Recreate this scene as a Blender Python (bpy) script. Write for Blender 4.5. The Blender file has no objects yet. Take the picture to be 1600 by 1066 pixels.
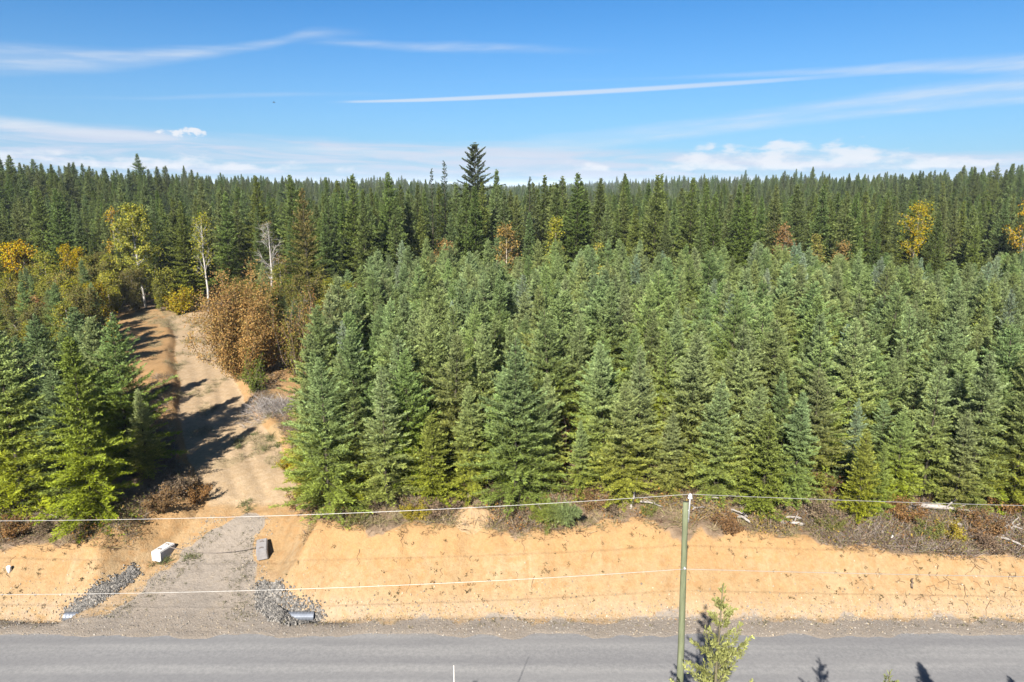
import bpy, math, random
import numpy as np
from mathutils import Vector

random.seed(7)
R = math.radians
S = bpy.context.scene
C = S.collection

# ------------------------------------------------------------------ camera
PITCH, FPX, CAMZ = 12.9, 1067.0, 22.0
cam_d = bpy.data.cameras.new('camera')
cam_d.sensor_width = 36.0
cam_d.lens = 24.0
cam_d.clip_end = 20000.0
cam = bpy.data.objects.new('camera', cam_d)
C.objects.link(cam)
cam.location = (0, 0, CAMZ)
cam.rotation_euler = (R(90 - PITCH), 0, 0)
S.camera = cam

# ------------------------------------------------------------------ light
SUN_EL, SUN_OFF = 35.0, 15.8          # sun behind the camera, a little to the left
EXPOSURE = 1.95
S.view_settings.view_transform = 'Standard'
S.view_settings.look = 'None'
S.view_settings.exposure = EXPOSURE
S.view_settings.gamma = 1
S.view_settings.use_curve_mapping = False
S.cycles.use_denoising = True
S.cycles.max_bounces = 5
S.cycles.diffuse_bounces = 3
S.cycles.glossy_bounces = 2
S.cycles.transmission_bounces = 3
S.cycles.transparent_max_bounces = 6
S.cycles.use_adaptive_sampling = False

sun_d = bpy.data.lights.new('sun', 'SUN')
sun_d.energy = 5.0
sun_d.angle = R(0.53)
sun_d.color = (1.0, 0.945, 0.86)
sun = bpy.data.objects.new('sun', sun_d)
C.objects.link(sun)
sd = Vector((math.sin(R(SUN_OFF)) * math.cos(R(SUN_EL)), math.cos(R(SUN_OFF)) * math.cos(R(SUN_EL)), -math.sin(R(SUN_EL))))
sun.rotation_euler = sd.to_track_quat('-Z', 'Y').to_euler()
sun.location = (-10, -40, 60)

world = bpy.data.worlds.new('World')
S.world = world
world.use_nodes = True


class NT:
    """Small helper that strings shader nodes together."""
    def __init__(self, tree):
        self.t = tree

    def node(self, typ, **kw):
        n = self.t.nodes.new(typ)
        for k, v in kw.items():
            setattr(n, k, v)
        return n

    def put(self, sock, v):
        if isinstance(v, bpy.types.NodeSocket):
            self.t.links.new(v, sock)
        elif v is not None:
            if sock.type == 'RGBA' and hasattr(v, '__len__') and len(v) == 3:
                v = (*v, 1)
            sock.default_value = v

    def m(self, op, a, b=None, c=None, clamp=False):
        n = self.node('ShaderNodeMath', operation=op)
        n.use_clamp = clamp
        for s, v in zip(n.inputs, (a, b, c)):
            self.put(s, v)
        return n.outputs[0]

    def mr(self, v, a, b, lo=0.0, hi=1.0, smooth=True):
        n = self.node('ShaderNodeMapRange')
        n.interpolation_type = 'SMOOTHSTEP' if smooth else 'LINEAR'
        for s, x in zip(n.inputs[:5], (v, a, b, lo, hi)):
            self.put(s, x)
        return n.outputs[0]

    def xyz(self, x, y, z=0.0):
        n = self.node('ShaderNodeCombineXYZ')
        for s, v in zip(n.inputs, (x, y, z)):
            self.put(s, v)
        return n.outputs[0]

    def noise(self, vec, scale, detail=3.0, rough=0.55, dist=0.0):
        n = self.node('ShaderNodeTexNoise')
        if vec is not None:
            self.put(n.inputs['Vector'], vec)
        n.inputs['Scale'].default_value = scale
        n.inputs['Detail'].default_value = detail
        n.inputs['Roughness'].default_value = rough
        n.inputs['Distortion'].default_value = dist
        return n.outputs[0]

    def mix(self, f, a, b, blend='MIX'):
        n = self.node('ShaderNodeMix', data_type='RGBA', blend_type=blend)
        self.put(n.inputs[0], f)
        self.put(n.inputs[6], a)
        self.put(n.inputs[7], b)
        return n.outputs[2]

    def curve(self, v, pts):
        n = self.node('ShaderNodeFloatCurve')
        self.put(n.inputs['Value'], v)
        c = n.mapping.curves[0]
        for i, (x, y) in enumerate(pts):
            if i == 0:
                c.points[0].location = (x, y)
            elif i == len(pts) - 1:
                c.points[-1].location = (x, y)
            else:
                c.points.new(x, y)
        for p in c.points:
            p.handle_type = 'AUTO_CLAMPED'
        n.mapping.update()
        return n.outputs[0]


def build_world():
    nt = world.node_tree
    nt.nodes.clear()
    w = NT(nt)
    sky = w.node('ShaderNodeTexSky', sky_type='NISHITA')
    sky.sun_disc = False
    sky.sun_elevation = R(SUN_EL)
    sky.sun_rotation = R(180 + SUN_OFF)
    sky.altitude = 200
    sky.air_density = 1.0
    sky.dust_density = 0.6
    sky.ozone_density = 4.0
    tc = w.node('ShaderNodeTexCoord')
    sep = w.node('ShaderNodeSeparateXYZ')
    nt.links.new(tc.outputs['Generated'], sep.inputs[0])
    az = w.m('MULTIPLY', w.m('ARCTAN2', sep.outputs[0], sep.outputs[1]), 57.2958)
    el = w.m('MULTIPLY', w.m('ARCSINE', sep.outputs[2]), 57.2958)
    ax = w.m('DIVIDE', w.m('ADD', az, 45.0), 90.0, clamp=True)       # -45..45 deg -> 0..1

    def X(a):
        return (a + 45.0) / 90.0
    warp_v = w.xyz(w.m('MULTIPLY', az, 0.09), w.m('MULTIPLY', el, 0.5), 3.1)
    warp = w.m('SUBTRACT', w.noise(warp_v, 1.0, 3.0), 0.5)
    fib_v = w.xyz(w.m('MULTIPLY', az, 0.16), w.m('MULTIPLY', w.m('SUBTRACT', el, w.m('MULTIPLY', az, 0.05)), 1.7), 7.7)
    fib = w.noise(fib_v, 1.0, 5.0, 0.62)
    wisp = w.mr(fib, 0.33, 0.72)

    def streak(cen, wid, amp, wamt, soft=0.0):
        c = w.m('MULTIPLY', w.curve(ax, [(X(a), e / 15.0) for a, e in cen]), 15.0)
        wd = w.m('MULTIPLY', w.curve(ax, [(X(a), e / 3.0) for a, e in wid]), 3.0)
        am = w.curve(ax, [(X(a), e) for a, e in amp])
        d = w.m('ABSOLUTE', w.m('ADD', w.m('SUBTRACT', el, c), w.m('MULTIPLY', warp, wamt)))
        k = w.m('SUBTRACT', 1.0, w.mr(w.m('DIVIDE', d, wd), soft, 1.0))
        return w.m('MULTIPLY', k, am)
    dens = []
    fibm = w.m('ADD', 0.45, w.m('MULTIPLY', wisp, 0.75))
    a = streak([(-45, 7.6), (-35, 7.9), (-26, 8.7), (-19, 10.0), (-14, 11.1), (45, 11.6)],
               [(-45, 1.5), (-35, 1.25), (-26, 0.8), (-17, 0.5), (-10, 0.5), (45, 0.4)],
               [(-45, 0.4), (-35, 0.52), (-26, 0.5), (-18, 0.42), (-13, 0.1), (-9, 0.0), (45, 0.0)], 0.6)
    dens.append(w.m('MULTIPLY', a, fibm))
    a = streak([(-45, 10.6), (-16, 10.5), (0, 10.3), (12, 10.0), (45, 9.4)],
               [(-45, 0.3), (-16, 0.45), (-6, 0.5), (8, 0.35), (45, 0.3)],
               [(-45, 0.0), (-19, 0.0), (-13, 0.22), (-6, 0.36), (2, 0.18), (12, 0.0), (45, 0.0)], 0.8)
    dens.append(w.m('MULTIPLY', a, fibm))
    a = streak([(-45, 5.1), (-14, 6.2), (4, 7.0), (22, 7.55), (45, 7.7)],
               [(-45, 0.1), (-14, 0.12), (-4, 0.22), (10, 0.26), (24, 0.2), (45, 0.2)],
               [(-45, 0.0), (-15, 0.0), (-12, 0.5), (-4, 0.7), (8, 0.66), (18, 0.5), (25, 0.15), (45, 0.0)], 0.12, 0.25)
    dens.append(a)
    a = streak([(-45, 7.0), (0, 7.9), (15, 8.0), (27, 7.9), (36, 7.5), (45, 6.9)],
               [(-45, 0.2), (5, 0.2), (18, 0.32), (27, 0.5), (36, 0.95), (45, 1.3)],
               [(-45, 0.0), (3, 0.02), (15, 0.16), (25, 0.42), (35, 0.6), (45, 0.5)], 0.5)
    dens.append(w.m('MULTIPLY', a, fibm))
    a = streak([(-45, 0.5), (0, 3.2), (12, 4.4), (22, 5.4), (36, 6.4), (45, 6.8)],
               [(-45, 0.3), (0, 0.7), (14, 0.7), (24, 0.75), (36, 0.8), (45, 0.9)],
               [(-45, 0.0), (-6, 0.02), (4, 0.25), (15, 0.33), (26, 0.5), (36, 0.5), (45, 0.4)], 0.7)
    dens.append(w.m('MULTIPLY', a, fibm))
    a = streak([(-45, 0.2), (0, 2.6), (12, 3.7), (20, 4.5), (27, 5.0), (36, 5.5), (45, 5.9)],
               [(-45, 0.3), (0, 0.8), (14, 0.6), (24, 0.5), (36, 0.45), (45, 0.6)],
               [(-45, 0.0), (-6, 0.05), (4, 0.35), (15, 0.48), (24, 0.45), (36, 0.5), (45, 0.4)], 0.5)
    dens.append(w.m('MULTIPLY', a, fibm))
    a = streak([(-45, 5.2), (-28, 5.9), (-20, 6.5), (-8, 6.9), (45, 7.5)],
               [(-45, 0.15), (-28, 0.2), (-20, 0.25), (-8, 0.2), (45, 0.2)],
               [(-45, 0.0), (-30, 0.05), (-22, 0.16), (-12, 0.05), (-6, 0.0), (45, 0.0)], 0.4)
    dens.append(w.m('MULTIPLY', a, fibm))
    a = streak([(-45, 4.4), (-35, 3.95), (-28, 3.5), (-20, 3.0), (-8, 2.4), (45, 1.5)],
               [(-45, 0.7), (-33, 0.55), (-26, 0.35), (-18, 0.45), (-5, 0.5), (45, 0.4)],
               [(-45, 0.5), (-35, 0.62), (-28, 0.5), (-22, 0.22), (-14, 0.3), (-4, 0.3), (6, 0.05), (45, 0.0)], 0.5)
    dens.append(w.m('MULTIPLY', a, fibm))
    # thin veil of high cloud low over the whole horizon, all the way round
    edge = w.m('ADD', w.m('SUBTRACT', 3.3, w.m('MULTIPLY', az, 0.028)), w.m('MULTIPLY', warp, 1.6))
    veil = w.mr(w.m('SUBTRACT', edge, el), -0.1, 0.9)
    vv = w.noise(w.xyz(w.m('MULTIPLY', az, 0.1), w.m('MULTIPLY', w.m('ADD', el, w.m('MULTIPLY', az, 0.02)), 1.25), 1.7), 1.0, 7.0, 0.6, 0.5)
    veil = w.m('MULTIPLY', veil, w.mr(vv, 0.36, 0.62, 0.22, 1.0))
    # cumulus heads standing in that veil
    cv = w.xyz(w.m('MULTIPLY', az, 0.42), w.m('MULTIPLY', el, 1.15), 5.3)
    cn = w.noise(cv, 1.0, 7.0, 0.55)
    grp = w.noise(w.xyz(w.m('MULTIPLY', az, 0.09), 2.0, 0.0), 1.0, 2.0)
    head = w.m('ADD', w.m('MULTIPLY', w.curve(ax, [(0, 0.25), (X(-38), 0.62), (X(-30), 0.55), (X(-22), 0.5), (X(-12), 0.3), (X(0), 0.2), (X(5), 0.55), (X(9), 0.35), (X(14), 0.72), (X(20), 0.9), (X(27), 0.8), (X(33), 0.55), (1, 0.4)]), 2.9),
               w.m('MULTIPLY', w.m('SUBTRACT', grp, 0.5), 1.2))
    prof = w.m('MULTIPLY', w.mr(el, 0.55, 1.35), w.m('SUBTRACT', 1.0, w.mr(el, w.m('MULTIPLY', head, 0.85), w.m('ADD', w.m('MULTIPLY', head, 1.55), 0.8))))
    cum = w.mr(w.m('ADD', cn, w.m('MULTIPLY', w.m('SUBTRACT', prof, 1.0), 0.5)), 0.34, 0.58)
    # one small bright puff
    pd = w.m('ADD', w.m('POWER', w.m('DIVIDE', w.m('ADD', az, 24.6), 1.55), 2.0), w.m('POWER', w.m('DIVIDE', w.m('SUBTRACT', el, 3.72), 0.34), 2.0))
    puff = w.mr(w.m('ADD', w.m('SUBTRACT', 1.0, pd), w.m('MULTIPLY', w.m('SUBTRACT', w.noise(w.xyz(az, w.m('MULTIPLY', el, 2.2), 2.2), 1.0, 5.0, 0.65), 0.5), 7.0)), 0.0, 1.2)
    tot = dens[0]
    for d in dens[1:]:
        tot = w.m('SUBTRACT', 1.0, w.m('MULTIPLY', w.m('SUBTRACT', 1.0, tot), w.m('SUBTRACT', 1.0, d)))
    up = w.mr(sep.outputs[2], -0.01, 0.0)
    base = w.mix(1.0, sky.outputs[0], SKY_TINT, 'MULTIPLY')
    pale = w.m('MULTIPLY', w.m('POWER', w.mr(el, 15.0, 0.0, 0.0, 1.0, False), 1.6), 0.62)
    base = w.mix(w.m('MULTIPLY', pale, up), base, PALE)
    col = w.mix(w.m('MULTIPLY', veil, up), base, VEIL)
    col = w.mix(w.m('MULTIPLY', tot, up), col, CIRRUS)
    col = w.mix(w.m('MULTIPLY', cum, w.m('MULTIPLY', up, 0.8)), col, CUMULUS)
    col = w.mix(w.m('MULTIPLY', puff, 0.95), col, CUMULUS)
    bg = w.node('ShaderNodeBackground')
    nt.links.new(col, bg.inputs[0])
    bg.inputs[1].default_value = SKY_STRENGTH
    out = w.node('ShaderNodeOutputWorld')
    nt.links.new(bg.outputs[0], out.inputs[0])


HAZE = 0.0001
SKY_STRENGTH = 0.0683
SKY_TINT = (0.155, 0.345, 0.49)
CIRRUS = (2.85, 3.1, 3.4)
PALE = (1.75, 2.4, 3.35)
VEIL = (2.35, 2.68, 3.25)
CUMULUS = (3.25, 3.35, 3.55)
build_world()


ALBEDO = 0.7          # the colours below were picked by eye from sunlit samples; this brings them down to base colours


# ------------------------------------------------------------------ mesh helpers
def mesh_np(name, v, f, mats=(), midx=None, tint=None, smooth=False):
    v = np.asarray(v, np.float32)
    f = np.asarray(f, np.int32)
    k = f.shape[1]
    me = bpy.data.meshes.new(name)
    me.vertices.add(len(v))
    me.vertices.foreach_set('co', v.ravel())
    me.loops.add(f.size)
    me.loops.foreach_set('vertex_index', f.ravel())
    me.polygons.add(len(f))
    me.polygons.foreach_set('loop_start', np.arange(0, f.size, k, dtype=np.int32))
    if midx is not None:
        me.polygons.foreach_set('material_index', np.asarray(midx, np.int32))
    for m in mats:
        me.materials.append(m)
    if tint is not None:
        a = me.attributes.new('tint', 'FLOAT_COLOR', 'POINT')
        t = np.ones((len(v), 4), np.float32)
        t[:, :tint.shape[1]] = tint * ALBEDO
        a.data.foreach_set('color', t.ravel())
    me.update(calc_edges=True)
    me.polygons.foreach_set('use_smooth', np.full(len(f), smooth))
    return me


class Geo:
    def __init__(self):
        self.v, self.f, self.c, self.n = [], [], [], 0

    def add(self, v, f, c=None):
        v = np.asarray(v, float)
        self.v.append(v)
        self.f.append(np.asarray(f) + self.n)
        if c is None:
            c = (1, 1, 1)
        c = np.asarray(c, float)
        if c.ndim == 1:
            c = np.tile(c, (len(v), 1))
        self.c.append(c)
        self.n += len(v)

    def arrays(self):
        return np.concatenate(self.v), np.concatenate(self.f), np.concatenate(self.c)

    def mesh(self, name, mat, smooth=False):
        v, f, c = self.arrays()
        return mesh_np(name, v, f, (mat,), None, c, smooth)


def tube(pts, rad, n=6):
    p = np.asarray(pts, float)
    r = np.broadcast_to(np.asarray(rad, float), (len(p),))
    t = np.gradient(p, axis=0)
    t /= np.linalg.norm(t, axis=1)[:, None] + 1e-9
    ref = np.array([0.0, 0.0, 1.0])
    if abs(t[:, 2]).mean() > 0.8:
        ref = np.array([1.0, 0.0, 0.0])
    a = np.cross(t, ref)
    a /= np.linalg.norm(a, axis=1)[:, None] + 1e-9
    b = np.cross(t, a)
    th = np.linspace(0, 2 * np.pi, n, endpoint=False)
    v = p[:, None] + r[:, None, None] * (a[:, None] * np.cos(th)[None, :, None] + b[:, None] * np.sin(th)[None, :, None])
    v = v.reshape(-1, 3)
    f = []
    for i in range(len(p) - 1):
        for j in range(n):
            f.append((i * n + j, i * n + (j + 1) % n, (i + 1) * n + (j + 1) % n, (i + 1) * n + j))
    m = len(v)
    v = np.vstack([v, p[0], p[-1]])
    for j in range(0, n, 1):
        f.append((m, (j + 1) % n, j, m) if False else ((j + 1) % n, j, m, m)[:4])
    f = [q for q in f if len(set(q)) == 4]
    o = (len(p) - 1) * n
    if n % 2 == 0:                                     # caps from quads that meet in the middle vertex
        for j in range(0, n, 2):
            f.append((m, (j + 2) % n, (j + 1) % n, j))
            f.append((m + 1, o + j, o + (j + 1) % n, o + (j + 2) % n))
    return v, np.array(f)


def kites(p, d, nrm, l, wd, mid=0.45):
    """One four cornered blade per row: base p, direction d, flat against nrm."""
    d = d / (np.linalg.norm(d, axis=1)[:, None] + 1e-9)
    s = np.cross(d, nrm)
    s /= np.linalg.norm(s, axis=1)[:, None] + 1e-9
    l = np.asarray(l)[:, None]
    wd = np.asarray(wd)[:, None]
    v = np.stack([p, p + d * l * mid + s * wd * 0.5, p + d * l, p + d * l * mid - s * wd * 0.5], 1)
    n = len(p)
    return v.reshape(-1, 3), np.arange(4 * n).reshape(n, 4), s


def box(sx, sy, sz, bev=0.02):
    """Chamfered box standing on z=0, as quads."""
    import bmesh
    bm = bmesh.new()
    bmesh.ops.create_cube(bm, size=1)
    for q in bm.verts:
        q.co = (q.co.x * sx, q.co.y * sy, (q.co.z + 0.5) * sz)
    bmesh.ops.bevel(bm, geom=list(bm.edges), offset=bev, segments=2, affect='EDGES')
    return bm


def link(name, data, parent=None, loc=(0, 0, 0), rot=(0, 0, 0), scl=(1, 1, 1)):
    o = bpy.data.objects.new(name, data)
    C.objects.link(o)
    o.location = loc
    o.rotation_euler = rot
    o.scale = scl
    if parent is not None:
        o.parent = parent
    return o


def tag(o, label=None, cat=None, group=None, kind=None):
    for k, v in (('label', label), ('category', cat), ('group', group), ('kind', kind)):
        if v:
            o[k] = v
    return o


# ------------------------------------------------------------------ noise and layout maths
_rs = np.random.RandomState(11)
_tab = _rs.rand(256, 256)


def vnoise(x, y):
    x = np.asarray(x, float)
    y = np.asarray(y, float)
    xi = np.floor(x).astype(int)
    yi = np.floor(y).astype(int)
    fx = x - xi
    fy = y - yi
    fx = fx * fx * (3 - 2 * fx)
    fy = fy * fy * (3 - 2 * fy)
    g = lambda a, b: _tab[a & 255, b & 255]
    return (g(xi, yi) * (1 - fx) + g(xi + 1, yi) * fx) * (1 - fy) + (g(xi, yi + 1) * (1 - fx) + g(xi + 1, yi + 1) * fx) * fy


def fbm(x, y, o=4):
    s = 0
    a = 0.5
    for i in range(o):
        s = s + a * (vnoise(x * 2 ** i + 17.3 * i, y * 2 ** i + 5.1 * i) - 0.5)
        a *= 0.5
    return s * 2


def sm(a, b, x):
    t = np.clip((np.asarray(x, float) - a) / (b - a), 0, 1)
    return t * t * (3 - 2 * t)


def ray(u, v):
    a = (u - 800) / FPX
    b = (533 - v) / FPX
    cp, sp = math.cos(R(PITCH)), math.sin(R(PITCH))
    return np.array([a, cp + b * sp, -sp + b * cp])


def at_z(u, v, z):
    d = ray(u, v)
    t = (z - CAMZ) / d[2]
    return np.array([0, 0, CAMZ]) + d * t


def at_y(u, v, y):
    d = ray(u, v)
    return np.array([0, 0, CAMZ]) + d * (y / d[1])


# the line where the cut bank ends and the plateau begins
TOE = 31.45
SLOPE = 0.92
_top = [(-500, 862), (-200, 856), (0, 850), (100, 848), (180, 842), (230, 838), (430, 832), (500, 815), (560, 821), (640, 819), (700, 818), (770, 826), (830, 833), (900, 824), (1000, 813), (1100, 822), (1200, 832), (1330, 850), (1450, 861), (1600, 868), (1900, 880), (2300, 880)]
BX, BY, BZ = [], [], []
for u, v in _top:
    d = ray(u, v)
    ta = -d[2] / d[1]
    y = (CAMZ + SLOPE * TOE) / (ta + SLOPE)
    BX.append(d[0] / d[1] * y)
    BY.append(y)
    BZ.append(SLOPE * (y - TOE))
# driveway and track: y, centre x, half width, ground height
DW = np.array([(29.5, -17.2, 6.4, 0.0), (30.4, -17.6, 5.8, 0.0), (31.8, -17.35, 5.3, 0.10), (33.1, -17.3, 4.0, 0.34), (35.3, -16.9, 3.5, 0.95),
               (36.6, -16.9, 3.3, 1.45), (38.0, -16.6, 3.0, 2.1), (40.0, -16.4, 2.8, 2.6), (42.7, -18.0, 3.3, 3.0), (47.0, -20.4, 3.4, 3.25),
               (54.5, -25.0, 2.9, 3.6), (61.2, -28.3, 2.6, 3.85), (70.0, -33.0, 2.5, 4.0), (82.0, -38.6, 3.0, 4.2), (90.0, -41.5, 5.0, 4.4), (98.0, -44.0, 4.0, 4.5)])


def dway(y):
    return [np.interp(y, DW[:, 0], DW[:, i]) for i in (1, 2, 3)]


def yT(x):
    return np.interp(x, BX, BY) + 0.55 * fbm(x * 0.5, x * 0 + 3.3, 4)


def fields(x, y):
    """Height and cover of the ground: bank, gravel, duff, track, grass."""
    x = np.asarray(x, float)
    y = np.asarray(y, float)
    hT = np.interp(x, BX, BZ)
    yt = yT(x)
    dm = sm(-28, -24, x) * (1 - sm(-10, -7.5, x))
    toe = TOE + 0.45 * dm
    sl = hT / (yt - toe)
    zb = sl * (y - toe)
    zp = hT + (4.3 - hT) * sm(0, 34, y - yt) + 0.35 * sm(0, 3.0, y - yt)
    k = 0.35
    h = np.clip(0.5 + 0.5 * (zp - zb) / k, 0, 1)
    base = zp * (1 - h) + zb * h - k * h * (1 - h)
    base = np.maximum(base, 0.012)
    bank = sm(-0.25, 0.5, y - toe) * (1 - sm(-0.5, 0.25, y - yt))
    base = base - 0.5 * dm * np.exp(-((y - toe + 0.1) / 0.55) ** 2) * sm(30.3, 30.9, y)
    cx, w, zd = dway(y)
    w = w + 0.35 * fbm(x * 0.4, y * 0.4, 2)
    dx = np.abs(x - cx)
    d = np.maximum(0, dx - w)
    on = sm(30.2, 30.6, y) * (1 - sm(92, 96, y))
    zc = np.clip(base, zd - 0.62 * d, zd + 0.85 * d + 0.06 * d * d)
    z = base * (1 - on) + zc * on
    inside = (1 - sm(-0.3, 0.35, dx - w)) * on
    cut = np.clip((base - z) * 3, 0, 1)
    # relief
    nb = fbm(x * 0.9, y * 0.35, 4)
    nf = fbm(x * 3.1, y * 3.1, 3)
    slope_m = np.clip(bank + 0.7 * cut, 0, 1) * (1 - 0.8 * inside)
    z = z + slope_m * (0.22 * nb + 0.10 * nf)
    pl = sm(0.0, 1.2, y - yt) * (1 - inside)
    z = z + pl * (0.4 * fbm(x * 0.22, y * 0.22, 4) + 0.1 * nf)
    rut = np.exp(-((dx - 0.85) / 0.28) ** 2) * sm(37, 40, y)
    z = z + inside * (0.06 * nf - 0.11 * rut)
    # far landscape
    z = z + 9.2 * sm(84, 128, -x) * sm(105, 180, y) + 9.5 * sm(112, 168, x) * sm(170, 250, y)
    z = z + sm(350, 700, y) * (3.0 * np.sin(x * 0.006 + 1.0) + 5.0 * fbm(x * 0.002 + 9, y * 0.002, 2)) * (1 - 0.5 * sm(1500, 3000, y))
    # camera side of the road
    z = np.where(y < 22.6, -0.03 - 0.22 * np.minimum(22.6 - y, 14) - 0.0 * y, z)
    road = (y >= 22.6) & (y < 30.35)
    z = np.where(road, -0.09 + 0.10 * sm(29.55, 30.35, y + 0.6 * fbm(x * 0.7, y * 0.7, 4)), z)
    # cover
    g_half = np.interp(y, [30.0, 31.8, 33.1, 35.3, 36.6, 38.0, 39.2], [5.6, 3.9, 3.2, 2.35, 1.8, 1.0, 0.1])
    g_cx = np.interp(y, [30.0, 33.1, 35.3, 36.6, 38.0], [-17.1, -17.0, -16.95, -16.9, -16.1])
    grav = (1 - sm(-0.35, 0.35, np.abs(x - g_cx) - g_half + 0.7 * fbm(x, y, 3))) * (1 - sm(38.2, 39.2, y))
    shoulder = 1 - sm(TOE - 0.75, TOE + 0.45, y + 0.9 * fbm(x * 0.8, y * 0.8, 4))
    grav = np.maximum(grav, shoulder * 0.9)
    edge = yt - 0.05 + 1.3 * fbm(x * 0.55, y * 0.55, 4)
    duff = sm(-0.25, 0.45, y - edge)
    apron = 1 - sm(0.0 + 1.8 * (1 - sm(38, 43, y)), 1.7 + 1.4 * (1 - sm(38, 43, y)), d + 0.9 * fbm(x * 0.6 + 40, y * 0.6, 3))
    duff = duff * (1 - apron * on)
    duff = duff * (1 - 0.9 * sm(46, 53, y) * (1 - sm(93, 97, y)) * (1 - sm(5.5, 9.0, d)))
    track = inside * sm(38.3, 40.5, y)
    grass = sm(0.1, 0.45, fbm(x * 0.5 + 7, y * 0.5, 4) + 0.25 * sm(60, 90, y)) * sm(41, 46, y) * np.clip(1 - sm(1.5, 8.0, d), 0, 1)
    return z, bank, np.clip(grav, 0, 1), np.clip(duff, 0, 1), track, grass, inside


def gz(x, y):
    return float(fields(np.array([x]), np.array([y]))[0][0])


def on_ground(u, v, y0=24.0, y1=160.0):
    """Where the sight line through a point of the photograph meets the ground."""
    d = ray(u, v)
    ys = np.linspace(y0, y1, 3000)
    xs = d[0] / d[1] * ys
    zr = CAMZ + d[2] / d[1] * ys
    z = fields(xs, ys)[0]
    i = np.argmax(zr < z)
    if not (zr < z).any():
        i = len(ys) - 1
    return float(xs[i]), float(ys[i]), float(z[i])


# ------------------------------------------------------------------ materials
def new_mat(name):
    m = bpy.data.materials.new(name)
    m.use_nodes = True
    m.node_tree.nodes.clear()
    w = NT(m.node_tree)
    out = w.node('ShaderNodeOutputMaterial')
    p = w.node('ShaderNodeBsdfPrincipled')
    m.node_tree.links.new(p.outputs[0], out.inputs[0])
    p.inputs['Roughness'].default_value = 0.85
    p.inputs['Specular IOR Level'].default_value = 0.25
    return m, w, p, out


def bump(w, p, h, dist, strength=1.0):
    b = w.node('ShaderNodeBump')
    b.inputs['Strength'].default_value = strength
    b.inputs['Distance'].default_value = dist
    w.put(b.inputs['Height'], h)
    w.t.links.new(b.outputs[0], p.inputs['Normal'])


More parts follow.
